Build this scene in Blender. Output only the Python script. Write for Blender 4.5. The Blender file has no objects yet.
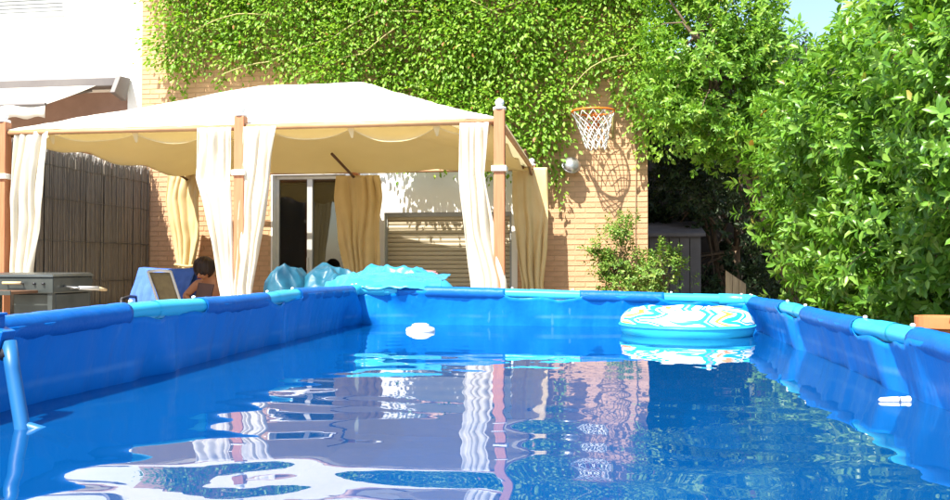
import bpy, math, random
import numpy as np
from mathutils import Vector, Matrix, noise

R = math.radians
random.seed(7)
rng = np.random.default_rng(11)
SC = bpy.context.scene
COL = SC.collection

# ------------------------------------------------------------------ camera
cam_d = bpy.data.cameras.new('camera')
cam = bpy.data.objects.new('camera', cam_d)
COL.objects.link(cam)
FPX = 850.0
YAW = math.atan(121 / FPX)
PITCH = math.atan(14 / FPX * math.cos(YAW))
cam.location = (0, 0, 1.0)
cam.rotation_euler = (R(90) + PITCH, 0, YAW)
cam_d.sensor_width = 36
cam_d.lens = 36 * FPX / 950
cam_d.clip_start = 0.05
cam_d.clip_end = 1000
SC.camera = cam

# ------------------------------------------------------------------ light
SUN_TRAVEL = Vector((0.45, 1.0, -1.62)).normalized()
elev = math.asin(-SUN_TRAVEL.z)
to_sun = -SUN_TRAVEL
w = bpy.data.worlds.new('World')
SC.world = w
w.use_nodes = True
nt = w.node_tree
bg = nt.nodes['Background']
sky = nt.nodes.new('ShaderNodeTexSky')
sky.sky_type = 'NISHITA'
sky.sun_disc = False
sky.sun_elevation = elev
sky.sun_rotation = math.atan2(to_sun.x, to_sun.y)
sky.air_density = 1.0
sky.dust_density = 1.2
nt.links.new(sky.outputs[0], bg.inputs[0])
bg.inputs[1].default_value = 0.12
sl = bpy.data.lights.new('sun', 'SUN')
sl.energy = 5.0
sl.angle = R(0.5)
sl.color = (1.0, 0.95, 0.86)
so = bpy.data.objects.new('sun', sl)
so.rotation_euler = SUN_TRAVEL.to_track_quat('-Z', 'Y').to_euler()
so.location = (-4, -8, 14)
COL.objects.link(so)
SC.view_settings.view_transform = 'Standard'
SC.view_settings.look = 'None'
SC.view_settings.gamma = 1.0
SC.view_settings.exposure = 1.45
SC.cycles.max_bounces = 10
SC.cycles.transparent_max_bounces = 16

# ------------------------------------------------------------------ materials
def new_mat(name):
    m = bpy.data.materials.new(name)
    m.use_nodes = True
    return m, m.node_tree, m.node_tree.nodes['Principled BSDF']

def ramp2(n, a, b, pa=0.3, pb=0.7):
    r = n.nodes.new('ShaderNodeValToRGB')
    r.color_ramp.elements[0].color = (*a, 1)
    r.color_ramp.elements[1].color = (*b, 1)
    r.color_ramp.elements[0].position = pa
    r.color_ramp.elements[1].position = pb
    return r

def mat(name, c1, c2=None, rough=0.6, scale=8, detail=4, bump=0.0, bscale=40, metal=0, spec=0.4, stretch=None, transl=0.0, tcol=None, rand=0.0):
    """procedural material: two-tone noise, optional bump, translucency and per-object variation"""
    m, n, p = new_mat(name)
    c2 = c2 or tuple(x * 0.82 for x in c1)
    tc = n.nodes.new('ShaderNodeTexCoord')
    src = tc.outputs['Object']
    if stretch:
        mp = n.nodes.new('ShaderNodeMapping')
        mp.inputs['Scale'].default_value = stretch
        n.links.new(src, mp.inputs[0])
        src = mp.outputs[0]
    nz = n.nodes.new('ShaderNodeTexNoise')
    nz.inputs['Scale'].default_value = scale
    nz.inputs['Detail'].default_value = detail
    n.links.new(src, nz.inputs['Vector'])
    rp = ramp2(n, c2, c1)
    n.links.new(nz.outputs['Fac'], rp.inputs[0])
    colr = rp.outputs[0]
    if rand > 0:
        oi = n.nodes.new('ShaderNodeObjectInfo')
        hsv = n.nodes.new('ShaderNodeHueSaturation')
        mr = n.nodes.new('ShaderNodeMapRange')
        mr.inputs[3].default_value = 1 - rand
        mr.inputs[4].default_value = 1 + rand
        n.links.new(oi.outputs['Random'], mr.inputs[0])
        n.links.new(mr.outputs[0], hsv.inputs['Value'])
        n.links.new(colr, hsv.inputs['Color'])
        colr = hsv.outputs[0]
    n.links.new(colr, p.inputs['Base Color'])
    p.inputs['Roughness'].default_value = rough
    p.inputs['Metallic'].default_value = metal
    p.inputs['Specular IOR Level'].default_value = spec
    if bump > 0:
        b = n.nodes.new('ShaderNodeBump')
        b.inputs['Strength'].default_value = bump
        b.inputs['Distance'].default_value = 0.01
        nb = n.nodes.new('ShaderNodeTexNoise')
        nb.inputs['Scale'].default_value = bscale
        nb.inputs['Detail'].default_value = 5
        n.links.new(src, nb.inputs['Vector'])
        n.links.new(nb.outputs['Fac'], b.inputs['Height'])
        n.links.new(b.outputs[0], p.inputs['Normal'])
    if transl > 0:
        t = n.nodes.new('ShaderNodeBsdfTranslucent')
        if tcol:
            t.inputs[0].default_value = (*tcol, 1)
        else:
            n.links.new(colr, t.inputs[0])
        mx = n.nodes.new('ShaderNodeMixShader')
        mx.inputs[0].default_value = transl
        n.links.new(p.outputs[0], mx.inputs[1])
        n.links.new(t.outputs[0], mx.inputs[2])
        n.links.new(mx.outputs[0], n.nodes['Material Output'].inputs[0])
    return m

def leaf_mat(name, dark, mid, light, transl=0.3, rough=0.42, by_object=False, third=None):
    m, n, p = new_mat(name)
    if by_object:
        a = n.nodes.new('ShaderNodeObjectInfo').outputs['Random']
    else:
        an = n.nodes.new('ShaderNodeAttribute')
        an.attribute_name = 'tint'
        a = an.outputs['Fac']
    r = n.nodes.new('ShaderNodeValToRGB')
    e = r.color_ramp.elements
    e[0].color = (*dark, 1); e[0].position = 0.0
    e[1].color = (*light, 1); e[1].position = 0.93
    x = e.new(0.5); x.color = (*mid, 1)
    if third:
        y = e.new(0.985); y.color = (*third, 1)
    n.links.new(a, r.inputs[0])
    n.links.new(r.outputs[0], p.inputs['Base Color'])
    p.inputs['Roughness'].default_value = rough
    p.inputs['Specular IOR Level'].default_value = 0.45
    t = n.nodes.new('ShaderNodeBsdfTranslucent')
    g = n.nodes.new('ShaderNodeMix'); g.data_type = 'RGBA'; g.blend_type = 'MULTIPLY'
    g.inputs[0].default_value = 1
    n.links.new(r.outputs[0], g.inputs[6])
    g.inputs[7].default_value = (1.0, 1.0, 0.45, 1)
    n.links.new(g.outputs[2], t.inputs[0])
    mx = n.nodes.new('ShaderNodeMixShader')
    mx.inputs[0].default_value = transl
    n.links.new(p.outputs[0], mx.inputs[1])
    n.links.new(t.outputs[0], mx.inputs[2])
    n.links.new(mx.outputs[0], n.nodes['Material Output'].inputs[0])
    return m

M = {}
M['paving'] = mat('paving', (0.42, 0.36, 0.28), (0.33, 0.28, 0.22), 0.85, 3, bump=0.2)
M['soil'] = mat('soil', (0.12, 0.08, 0.05), (0.06, 0.045, 0.03), 0.95, 14, bump=0.6)
M['brick'] = mat('brick', (0.58, 0.36, 0.21), (0.50, 0.305, 0.175), 0.9, 9, bump=0.35, bscale=60, rand=0.09, spec=0.2)
M['mortar'] = mat('mortar', (0.50, 0.33, 0.185), (0.43, 0.28, 0.155), 0.95, 12, bump=0.3, spec=0.2)
M['plaster'] = mat('plaster', (0.80, 0.79, 0.76), (0.74, 0.73, 0.70), 0.9, 2.5, bump=0.12, bscale=90, spec=0.2)
M['wood_orange'] = mat('wood_orange', (0.50, 0.21, 0.10), (0.40, 0.155, 0.07), 0.55, 5, stretch=(14, 14, 1), bump=0.1)
M['wood_tan'] = mat('wood_tan', (0.50, 0.29, 0.15), (0.40, 0.22, 0.11), 0.55, 6, bump=0.1)
M['wood_brown'] = mat('wood_brown', (0.16, 0.075, 0.035), (0.10, 0.05, 0.025), 0.5, 6)
M['wood_pale'] = mat('wood_pale', (0.62, 0.47, 0.27), (0.52, 0.38, 0.2), 0.6, 8, stretch=(1, 9, 9))
M['white_cap'] = mat('white_cap', (0.75, 0.75, 0.74), None, 0.35, 10)
M['roof'] = mat('roof_fabric', (0.82, 0.80, 0.75), (0.79, 0.77, 0.71), 0.85, 3, bump=0.12, bscale=14, transl=0.45, tcol=(0.94, 0.87, 0.68), spec=0.15)
M['lining'] = mat('lining_fabric', (0.80, 0.72, 0.50), (0.75, 0.67, 0.45), 0.85, 4, bump=0.15, bscale=18, transl=0.5, tcol=(0.93, 0.84, 0.56), spec=0.1)
M['curtain'] = mat('curtain_fabric', (0.82, 0.79, 0.70), (0.78, 0.75, 0.65), 0.85, 6, bump=0.12, bscale=30, transl=0.36, tcol=(0.88, 0.79, 0.55), spec=0.1)
M['curtain_shaded'] = mat('curtain_shaded', (0.74, 0.60, 0.33), (0.68, 0.54, 0.28), 0.85, 6, bump=0.12, bscale=30, transl=0.25, tcol=(0.85, 0.66, 0.32), spec=0.1)  # same cream cloth, with the canopy's warm shade put into the colour
M['strap'] = mat('strap', (0.82, 0.79, 0.72), None, 0.8, 10)
M['reed'] = mat('reed', (0.24, 0.21, 0.165), (0.17, 0.145, 0.115), 0.9, 5, stretch=(12, 12, 1.6), spec=0.2)
M['reed_tip'] = mat('reed_tip', (0.75, 0.70, 0.62), (0.55, 0.5, 0.42), 0.9, 20, spec=0.2)
M['kerb'] = mat('kerb_stone', (0.55, 0.40, 0.19), (0.43, 0.31, 0.15), 0.9, 6, bump=0.3)
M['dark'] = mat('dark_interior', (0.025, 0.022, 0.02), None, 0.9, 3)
M['alu'] = mat('aluminium_frame', (0.62, 0.62, 0.58), None, 0.35, 6, metal=0.3)
M['shutter'] = mat('shutter_beige', (0.50, 0.43, 0.30), (0.45, 0.385, 0.265), 0.6, 4)
M['shutter_grey'] = mat('shutter_grey', (0.36, 0.37, 0.36), (0.3, 0.31, 0.3), 0.5, 4)
M['awning'] = mat('awning_canvas', (0.80, 0.75, 0.66), (0.76, 0.70, 0.6), 0.85, 4, transl=0.2)
M['awning_box'] = mat('awning_box', (0.15, 0.135, 0.125), (0.12, 0.105, 0.1), 0.45, 4)
M['brownwall'] = mat('brown_panel', (0.30, 0.19, 0.15), (0.25, 0.155, 0.12), 0.8, 6)
M['steel_dark'] = mat('steel_dark', (0.085, 0.095, 0.09), (0.05, 0.058, 0.055), 0.38, 6, metal=0.35, bump=0.05)
M['steel_grey'] = mat('steel_grey', (0.08, 0.088, 0.08), (0.05, 0.058, 0.054), 0.35, 6, metal=0.4)
M['silver'] = mat('silver_metal', (0.50, 0.50, 0.49), (0.38, 0.38, 0.37), 0.30, 9, metal=0.75)
M['hoop'] = mat('hoop_orange', (0.78, 0.20, 0.02), (0.66, 0.15, 0.02), 0.4, 9)
M['net'] = mat('net_cord', (0.78, 0.77, 0.72), None, 0.8, 30)
M['cable'] = mat('cable_brown', (0.30, 0.2, 0.12), None, 0.6, 9)
def liner_mat():
    """vinyl: blue, faint pressed wrinkles, scuffs and an old water-line stain"""
    m = mat('pool_liner', (0.002, 0.175, 0.55), (0.0015, 0.145, 0.47), 0.42, 2.2, spec=0.14)
    n = m.node_tree; p = n.nodes['Principled BSDF']
    tc = n.nodes.new('ShaderNodeTexCoord')
    def noise_tex(scale, st, detail=4):
        mp = n.nodes.new('ShaderNodeMapping'); mp.inputs['Scale'].default_value = st
        n.links.new(tc.outputs['Object'], mp.inputs[0])
        t = n.nodes.new('ShaderNodeTexNoise'); t.inputs['Scale'].default_value = scale; t.inputs['Detail'].default_value = detail
        n.links.new(mp.outputs[0], t.inputs['Vector']); return t.outputs['Fac']
    def math_(op, a, b):
        k = n.nodes.new('ShaderNodeMath'); k.operation = op; k.use_clamp = True
        for i_, v in enumerate((a, b)):
            if isinstance(v, (int, float)): k.inputs[i_].default_value = v
            else: n.links.new(v, k.inputs[i_])
        return k.outputs[0]
    def mapr(v, a, b):
        k = n.nodes.new('ShaderNodeMapRange'); k.inputs[1].default_value = a; k.inputs[2].default_value = b
        n.links.new(v, k.inputs[0]); return k.outputs[0]
    sx = n.nodes.new('ShaderNodeSeparateXYZ'); n.links.new(tc.outputs['Object'], sx.inputs[0])
    band = math_('MULTIPLY', mapr(sx.outputs[2], .690, .700), mapr(sx.outputs[2], .716, .704))
    band = math_('MULTIPLY', band, mapr(noise_tex(3, (1, 1, 1)), .45, .62))
    scuff = mapr(noise_tex(9, (3, 3, .8), 6), .66, .74)
    fac = math_('MULTIPLY', math_('MAXIMUM', band, scuff), .16)
    mx = n.nodes.new('ShaderNodeMix'); mx.data_type = 'RGBA'
    n.links.new(fac, mx.inputs[0])
    n.links.new(p.inputs['Base Color'].links[0].from_socket, mx.inputs[6]); mx.inputs[7].default_value = (0.25, 0.48, 0.72, 1)
    n.links.new(mx.outputs[2], p.inputs['Base Color'])
    b1 = n.nodes.new('ShaderNodeBump'); b1.inputs['Strength'].default_value = .35; b1.inputs['Distance'].default_value = .02
    n.links.new(noise_tex(5, (3, 3, 1), 3), b1.inputs['Height'])
    b2 = n.nodes.new('ShaderNodeBump'); b2.inputs['Strength'].default_value = .12; b2.inputs['Distance'].default_value = .01
    n.links.new(noise_tex(40, (1, 1, 1), 4), b2.inputs['Height']); n.links.new(b1.outputs[0], b2.inputs['Normal'])
    n.links.new(b2.outputs[0], p.inputs['Normal'])
    return m
M['liner'] = liner_mat()
M['sleeve'] = mat('pool_sleeve', (0.003, 0.12, 0.42), (0.002, 0.095, 0.35), 0.45, 5, bump=0.22, bscale=45, spec=0.2)
M['pipe'] = mat('pool_pipe', (0.04, 0.46, 0.66), (0.03, 0.40, 0.60), 0.33, 6)
M['pipe_shaded'] = mat('pipe_shaded', (0.014, 0.12, 0.31), (0.011, 0.10, 0.27), 0.4, 6)  # pale blue pipe, its shade put into a darker blue
M['pin'] = mat('white_plastic', (0.80, 0.80, 0.78), None, 0.4, 12)
M['tarp'] = mat('tarp_cyan', (0.045, 0.33, 0.50), (0.025, 0.24, 0.42), 0.34, 5, bump=0.25, bscale=24, transl=0.12)
M['tarp_teal'] = mat('tarp_teal', (0.014, 0.115, 0.17), (0.006, 0.04, 0.07), 0.42, 5, bump=0.3, bscale=24)
M['towel'] = mat('towel_blue', (0.085, 0.18, 0.56), (0.065, 0.145, 0.48), 0.95, 12, bump=0.4, bscale=140, spec=0.1)
M['sling'] = mat('sling_olive', (0.20, 0.16, 0.085), (0.15, 0.12, 0.065), 0.85, 20)
M['plastic_white'] = mat('plastic_white', (0.72, 0.72, 0.68), None, 0.4, 6)
M['plastic_black'] = mat('plastic_black', (0.03, 0.03, 0.035), None, 0.4, 6)
M['plastic_pink'] = mat('plastic_pink', (0.62, 0.25, 0.24), None, 0.4, 6)
M['skin'] = mat('skin', (0.58, 0.27, 0.145), (0.53, 0.24, 0.125), 0.5, 7, spec=0.35)
M['hair'] = mat('hair', (0.035, 0.018, 0.012), (0.02, 0.01, 0.008), 0.5, 22, stretch=(6, 6, 1), bump=0.5, bscale=40)
M['shorts'] = mat('shorts_orange', (0.62, 0.13, 0.03), None, 0.85, 9)
M['board'] = mat('board_brown', (0.10, 0.045, 0.03), (0.075, 0.035, 0.025), 0.5, 6)
M['bark'] = mat('bark', (0.19, 0.135, 0.085), (0.10, 0.07, 0.045), 0.95, 12, stretch=(3, 3, 1), bump=0.5)
M['vine_stem'] = mat('vine_stem', (0.40, 0.40, 0.14), (0.28, 0.22, 0.10), 0.8, 8)
M['terracotta'] = mat('terracotta', (0.62, 0.22, 0.08), (0.5, 0.17, 0.06), 0.8, 7)
M['shed'] = mat('shed_grey', (0.16, 0.15, 0.145), (0.11, 0.105, 0.10), 0.9, 4)
M['gatewood'] = mat('gate_wood', (0.42, 0.33, 0.2), (0.3, 0.23, 0.14), 0.85, 6, stretch=(9, 9, 1))
M['wallback'] = mat('backdrop_shade', (0.07, 0.06, 0.05), None, 0.95, 4)  # deep passage shade put into the wall colour

M['leaf_hedge'] = leaf_mat('leaf_hedge', (0.055, 0.16, 0.013), (0.14, 0.31, 0.03), (0.27, 0.44, 0.08), 0.40, 0.36, third=(0.34, 0.17, 0.05))
M['leaf_big'] = leaf_mat('leaf_big', (0.055, 0.16, 0.013), (0.14, 0.31, 0.03), (0.27, 0.44, 0.08), 0.40, 0.36, by_object=True)
M['leaf_vine'] = leaf_mat('leaf_vine', (0.11, 0.25, 0.015), (0.21, 0.40, 0.03), (0.38, 0.52, 0.08), 0.48, 0.5, third=(0.42, 0.2, 0.07))
M['leaf_bush'] = leaf_mat('leaf_bush', (0.07, 0.17, 0.02), (0.15, 0.29, 0.04), (0.31, 0.38, 0.085), 0.33, 0.5, third=(0.4, 0.25, 0.08))
M['leaf_shaded'] = leaf_mat('leaf_shaded', (0.012, 0.03, 0.008), (0.02, 0.045, 0.01), (0.035, 0.07, 0.015), 0.12, 0.6)  # darkness of the passage put into near-black leaf greens
M['leaf_tree'] = leaf_mat('leaf_tree', (0.075, 0.20, 0.012), (0.16, 0.34, 0.025), (0.30, 0.46, 0.06), 0.42, 0.45, third=(0.40, 0.32, 0.05))

# glass: a real pane, clear with mirror-like fresnel
def glass_mat():
    m, n, p = new_mat('door_glass')
    n.nodes.remove(p)
    fr = n.nodes.new('ShaderNodeFresnel'); fr.inputs[0].default_value = 1.9
    tr = n.nodes.new('ShaderNodeBsdfTransparent'); tr.inputs[0].default_value = (0.55, 0.58, 0.55, 1)
    gl = n.nodes.new('ShaderNodeBsdfGlossy'); gl.inputs['Roughness'].default_value = 0.02
    mx = n.nodes.new('ShaderNodeMixShader')
    n.links.new(fr.outputs[0], mx.inputs[0])
    n.links.new(tr.outputs[0], mx.inputs[1]); n.links.new(gl.outputs[0], mx.inputs[2])
    n.links.new(mx.outputs[0], n.nodes['Material Output'].inputs[0])
    return m
M['glass'] = glass_mat()

def water_mat():
    m, n, p = new_mat('water')
    n.nodes.remove(p)
    tc = n.nodes.new('ShaderNodeTexCoord')
    mp = n.nodes.new('ShaderNodeMapping'); mp.inputs['Scale'].default_value = (1, 1, 1)
    n.links.new(tc.outputs['Object'], mp.inputs[0])
    nz = n.nodes.new('ShaderNodeTexNoise'); nz.inputs['Scale'].default_value = 13; nz.inputs['Detail'].default_value = 1.5
    n.links.new(mp.outputs[0], nz.inputs['Vector'])
    b = n.nodes.new('ShaderNodeBump'); b.inputs['Strength'].default_value = 0.02; b.inputs['Distance'].default_value = 0.012
    n.links.new(nz.outputs['Fac'], b.inputs['Height'])
    fr = n.nodes.new('ShaderNodeFresnel'); fr.inputs[0].default_value = 1.7
    n.links.new(b.outputs[0], fr.inputs['Normal'])
    tr0 = n.nodes.new('ShaderNodeBsdfTransparent'); tr0.inputs[0].default_value = (0.55, 0.85, 0.95, 1)
    df = n.nodes.new('ShaderNodeBsdfDiffuse'); df.inputs[0].default_value = (0.001, 0.065, 0.215, 1)   # cloudy water
    tr = n.nodes.new('ShaderNodeMixShader'); tr.inputs[0].default_value = 0.7
    n.links.new(tr0.outputs[0], tr.inputs[1]); n.links.new(df.outputs[0], tr.inputs[2])
    gl = n.nodes.new('ShaderNodeBsdfGlossy'); gl.inputs['Roughness'].default_value = 0.0; gl.inputs[0].default_value = (1, 1, 1, 1)
    n.links.new(b.outputs[0], gl.inputs['Normal'])
    mx = n.nodes.new('ShaderNodeMixShader')
    n.links.new(fr.outputs[0], mx.inputs[0])
    n.links.new(tr.outputs[0], mx.inputs[1]); n.links.new(gl.outputs[0], mx.inputs[2])
    n.links.new(mx.outputs[0], n.nodes['Material Output'].inputs[0])
    return m
M['water'] = water_mat()

def ring_mat():
    """turquoise vinyl with a printed band of white, lilac and orange shards on its upper half"""
    m, n, p = new_mat('ring_print')
    tc = n.nodes.new('ShaderNodeTexCoord')
    def mth(op, a, b=None):
        k = n.nodes.new('ShaderNodeMath'); k.operation = op
        for i_, v in enumerate((a, b)):
            if v is None: continue
            if isinstance(v, (int, float)): k.inputs[i_].default_value = v
            else: n.links.new(v, k.inputs[i_])
        return k.outputs[0]
    q = n.nodes.new('ShaderNodeSeparateXYZ'); n.links.new(tc.outputs['Object'], q.inputs[0])
    ang = mth('MULTIPLY', mth('ARCTAN2', q.outputs[1], q.outputs[0]), 8 / (2 * math.pi))
    zig = mth('MULTIPLY', mth('PINGPONG', mth('MULTIPLY', q.outputs[2], 1.0), .034), 16)
    no = n.nodes.new('ShaderNodeTexNoise'); no.inputs['Scale'].default_value = 7; no.inputs['Detail'].default_value = 0
    n.links.new(tc.outputs['Object'], no.inputs['Vector'])
    t = mth('ADD', mth('ADD', ang, zig), mth('MULTIPLY', no.outputs['Fac'], 1.6))
    t = mth('FRACT', mth('MULTIPLY', t, .5))
    r = n.nodes.new('ShaderNodeValToRGB'); r.color_ramp.interpolation = 'CONSTANT'
    e = r.color_ramp.elements
    W3 = (0.80, 0.79, 0.74, 1); T3 = (0.02, 0.34, 0.52, 1); O3 = (0.62, 0.27, 0.06, 1); L3 = (0.24, 0.26, 0.50, 1)
    e[0].color = W3; e[0].position = 0
    e[1].color = T3; e[1].position = 0.20
    for p_, c_ in ((.34, L3), (.42, T3), (.50, W3), (.64, O3), (.73, W3), (.78, T3), (.90, W3), (.94, T3)):
        k = e.new(p_); k.color = c_
    n.links.new(t, r.inputs[0])
    s = n.nodes.new('ShaderNodeSeparateXYZ'); n.links.new(tc.outputs['Object'], s.inputs[0])
    gt = n.nodes.new('ShaderNodeMath'); gt.operation = 'GREATER_THAN'; gt.inputs[1].default_value = 0.012
    n.links.new(s.outputs[2], gt.inputs[0])
    mx = n.nodes.new('ShaderNodeMix'); mx.data_type = 'RGBA'
    n.links.new(gt.outputs[0], mx.inputs[0])
    mx.inputs[6].default_value = (0.03, 0.46, 0.64, 1)
    n.links.new(r.outputs[0], mx.inputs[7])
    n.links.new(mx.outputs[2], p.inputs['Base Color'])
    p.inputs['Roughness'].default_value = 0.22
    return m
M['ring'] = ring_mat()

# ------------------------------------------------------------------ mesh helpers
class MB:
    def __init__(s):
        s.v = []; s.f = []
    def add(s, vs, fs):
        o = len(s.v)
        s.v += [tuple(p) for p in vs]
        s.f += [tuple(i + o for i in f) for f in fs]
        return s
    def box(s, c, d, rot=None):
        x, y, z = (k / 2 for k in d)
        vs = [Vector((a * x, b * y, e * z)) for e in (-1, 1) for b in (-1, 1) for a in (-1, 1)]
        if rot is not None:
            vs = [rot @ p for p in vs]
        vs = [p + Vector(c) for p in vs]
        return s.add(vs, [(0, 2, 3, 1), (4, 5, 7, 6), (0, 1, 5, 4), (2, 6, 7, 3), (0, 4, 6, 2), (1, 3, 7, 5)])
    def span(s, a, b):
        return s.box([(p + q) / 2 for p, q in zip(a, b)], [abs(q - p) for p, q in zip(a, b)])
    def tube(s, pts, r, n=8, closed=False, cap=True):
        pts = [Vector(p) for p in pts]
        k = len(pts)
        rs = r if isinstance(r, (list, tuple)) else [r] * k
        vs = []; fs = []
        up = None
        for i, p in enumerate(pts):
            if closed:
                t = pts[(i + 1) % k] - pts[i - 1]
            else:
                t = pts[min(i + 1, k - 1)] - pts[max(i - 1, 0)]
            t.normalize()
            if up is None:
                up = Vector((0, 0, 1)) if abs(t.z) < 0.9 else Vector((1, 0, 0))
            a = t.cross(up)
            if a.length < 1e-5:
                a = t.orthogonal()
            a.normalize()
            b = t.cross(a).normalized()
            up = -b if False else a.cross(t).normalized()
            for j in range(n):
                q = 2 * math.pi * j / n
                vs.append(p + (a * math.cos(q) + b * math.sin(q)) * rs[i])
        m = k if closed else k - 1
        for i in range(m):
            for j in range(n):
                fs.append((i * n + j, i * n + (j + 1) % n, ((i + 1) % k) * n + (j + 1) % n, ((i + 1) % k) * n + j))
        if cap and not closed:
            fs.append(tuple(range(n))[::-1]); fs.append(tuple((k - 1) * n + j for j in range(n)))
        return s.add(vs, fs)
    def lathe(s, prof, c=(0, 0, 0), n=20, rot=None):
        vs = []; fs = []
        for (r, z) in prof:
            for j in range(n):
                q = 2 * math.pi * j / n
                p = Vector((r * math.cos(q), r * math.sin(q), z))
                if rot is not None:
                    p = rot @ p
                vs.append(p + Vector(c))
        for i in range(len(prof) - 1):
            for j in range(n):
                fs.append((i * n + j, i * n + (j + 1) % n, (i + 1) * n + (j + 1) % n, (i + 1) * n + j))
        fs.append(tuple(range(n))[::-1]); fs.append(tuple((len(prof) - 1) * n + j for j in range(n)))
        return s.add(vs, fs)
    def grid(s, fn, nu, nv, cu=False):
        vs = []; fs = []
        for i in range(nu if cu else nu + 1):
            for j in range(nv + 1):
                vs.append(fn(i / nu, j / nv))
        k = nv + 1
        for i in range(nu):
            i2 = (i + 1) % nu if cu else i + 1
            for j in range(nv):
                fs.append((i * k + j, i2 * k + j, i2 * k + j + 1, i * k + j + 1))
        return s.add(vs, fs)
    def mesh(s, name, m, smooth=False):
        me = bpy.data.meshes.new(name)
        me.from_pydata(s.v, [], s.f)
        me.materials.append(m)
        if smooth:
            me.polygons.foreach_set('use_smooth', [True] * len(me.polygons))
        return me
    def build(s, name, m, parent=None, smooth=False, bevel=0, solid=0, loc=None, rz=0):
        me = s.mesh(name, m, smooth)
        o = bpy.data.objects.new(name, me)
        COL.objects.link(o)
        if parent:
            o.parent = parent
        if loc is not None:
            o.location = loc
        if rz:
            o.rotation_euler.z = rz
        if solid:
            sd = o.modifiers.new('thickness', 'SOLIDIFY'); sd.thickness = solid; sd.offset = 0
        if bevel:
            b = o.modifiers.new('bevel', 'BEVEL'); b.width = bevel; b.segments = 2; b.limit_method = 'ANGLE'
        return o

def tag(o, label, cat, group=None):
    o['label'] = label; o['category'] = cat
    if group: o['group'] = group
    return o
def thing(name, label, cat, loc=(0, 0, 0), rz=0, group=None):
    o = bpy.data.objects.new(name, None)
    o.location = loc; o.rotation_euler.z = rz
    o.empty_display_size = 0.1
    COL.objects.link(o)
    return tag(o, label, cat, group)
def struct(o):
    o['kind'] = 'structure'; return o
def stuff(o):
    o['kind'] = 'stuff'; return o
def nz(*a):
    return noise.noise(Vector(a))

def fast_mesh(name, V, quads, tris, m, tint=None):
    """numpy arrays -> mesh; quads (n,4), tris (n,3)"""
    me = bpy.data.meshes.new(name)
    nq, ntr = len(quads), len(tris)
    me.vertices.add(len(V)); me.vertices.foreach_set('co', np.asarray(V, np.float32).ravel())
    loops = np.concatenate([np.asarray(quads, np.int32).ravel(), np.asarray(tris, np.int32).ravel()])
    me.loops.add(len(loops)); me.loops.foreach_set('vertex_index', loops)
    me.polygons.add(nq + ntr)
    st = np.concatenate([np.arange(nq) * 4, nq * 4 + np.arange(ntr) * 3]).astype(np.int32)
    me.polygons.foreach_set('loop_start', st)
    me.update(calc_edges=True)
    me.materials.append(m)
    if tint is not None:
        at = me.attributes.new('tint', 'FLOAT', 'POINT')
        at.data.foreach_set('value', np.asarray(tint, np.float32))
    return me

def unit(a):
    return a / np.maximum(np.linalg.norm(a, axis=-1, keepdims=True), 1e-9)

LEAF_T = np.array([0, .38, .38, .38, .74, .74, .74, 1.0])
LEAF_W = np.array([0, -.5, 0, .5, -.36, 0, .36, 0])
LEAF_H = np.array([0, .06, 0, .06, .03, -.02, .03, -.10])
LEAF_Q = np.array([(1, 2, 5, 4), (2, 3, 6, 5)])
LEAF_TR = np.array([(0, 2, 1), (0, 3, 2), (4, 5, 7), (5, 6, 7)])
def leaves_mesh(name, P, D, N, L, W, m, tint):
    """pointed, folded leaves: base P, axis D, face normal N, length L, width W"""
    n = len(P)
    D = unit(D); S = unit(np.cross(D, N)); U = unit(np.cross(S, D))
    V = (P[:, None] + D[:, None] * (L[:, None] * LEAF_T)[..., None] + S[:, None] * (W[:, None] * LEAF_W)[..., None]
         + U[:, None] * (L[:, None] * LEAF_H * 1.3)[..., None])
    off = (np.arange(n) * 8)[:, None, None]
    return fast_mesh(name, V.reshape(-1, 3), (LEAF_Q + off).reshape(-1, 4), (LEAF_TR + off).reshape(-1, 3), m, np.repeat(tint, 8))

def rosettes(tips, axes, per, llen, spread=(35, 80), stem=0.07):
    """leaves whorled round twig tips"""
    n = len(tips)
    ax = unit(axes)
    ref = unit(np.cross(ax, rng.normal(size=(n, 3))))
    ref2 = np.cross(ax, ref)
    P = []; D = []; N = []; L = []
    for k in range(per):
        ang = 2.4 * k + rng.uniform(-.4, .4, n)
        rad = ref * np.cos(ang)[:, None] + ref2 * np.sin(ang)[:, None]
        f = k / max(per - 1, 1)
        sp = np.radians(spread[1] + (spread[0] - spread[1]) * f + rng.uniform(-14, 14, n))
        d = ax * np.cos(sp)[:, None] + rad * np.sin(sp)[:, None]
        d[:, 2] -= 0.12
        P.append(tips - ax * (stem * (1 - f))[..., None] if False else tips - ax * (stem * (1 - f)))
        D.append(d)
        N.append(ax * 0.9 + rng.normal(size=(n, 3)) * .22 + np.array([0, 0, .25]))
        L.append(llen * rng.uniform(.7, 1.15, n) * (1 - .25 * f))
    return np.concatenate(P), np.concatenate(D), np.concatenate(N), np.concatenate(L)

def crown_points(n, c, r, clumps=60, cl_r=0.22, inner=0.62, power=2.6, seed=0):
    """twig tips gathered in clumps in the outer shell of a lumpy superellipsoid"""
    g = np.random.default_rng(seed)
    c = np.array(c); r = np.array(r)
    d = unit(g.normal(size=(clumps, 3)))
    k = (np.abs(d) ** power).sum(1) ** (-1 / power)
    cc = d * k[:, None] * g.uniform(inner, 1.0, (clumps, 1)) ** .6
    lump = np.array([1 + .16 * nz(*(q * 1.7 + seed)) for q in d])
    cc = cc * lump[:, None] * r
    i = g.integers(0, clumps, n)
    off = g.normal(size=(n, 3)) * cl_r * g.uniform(.4, 1.0, clumps)[i][:, None]
    p = cc[i] + off
    axes = unit(off) * .7 + unit(cc[i] / r) * .8 + np.array([0, 0, .55]) + g.normal(size=(n, 3)) * .3
    return p + c, axes

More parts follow.
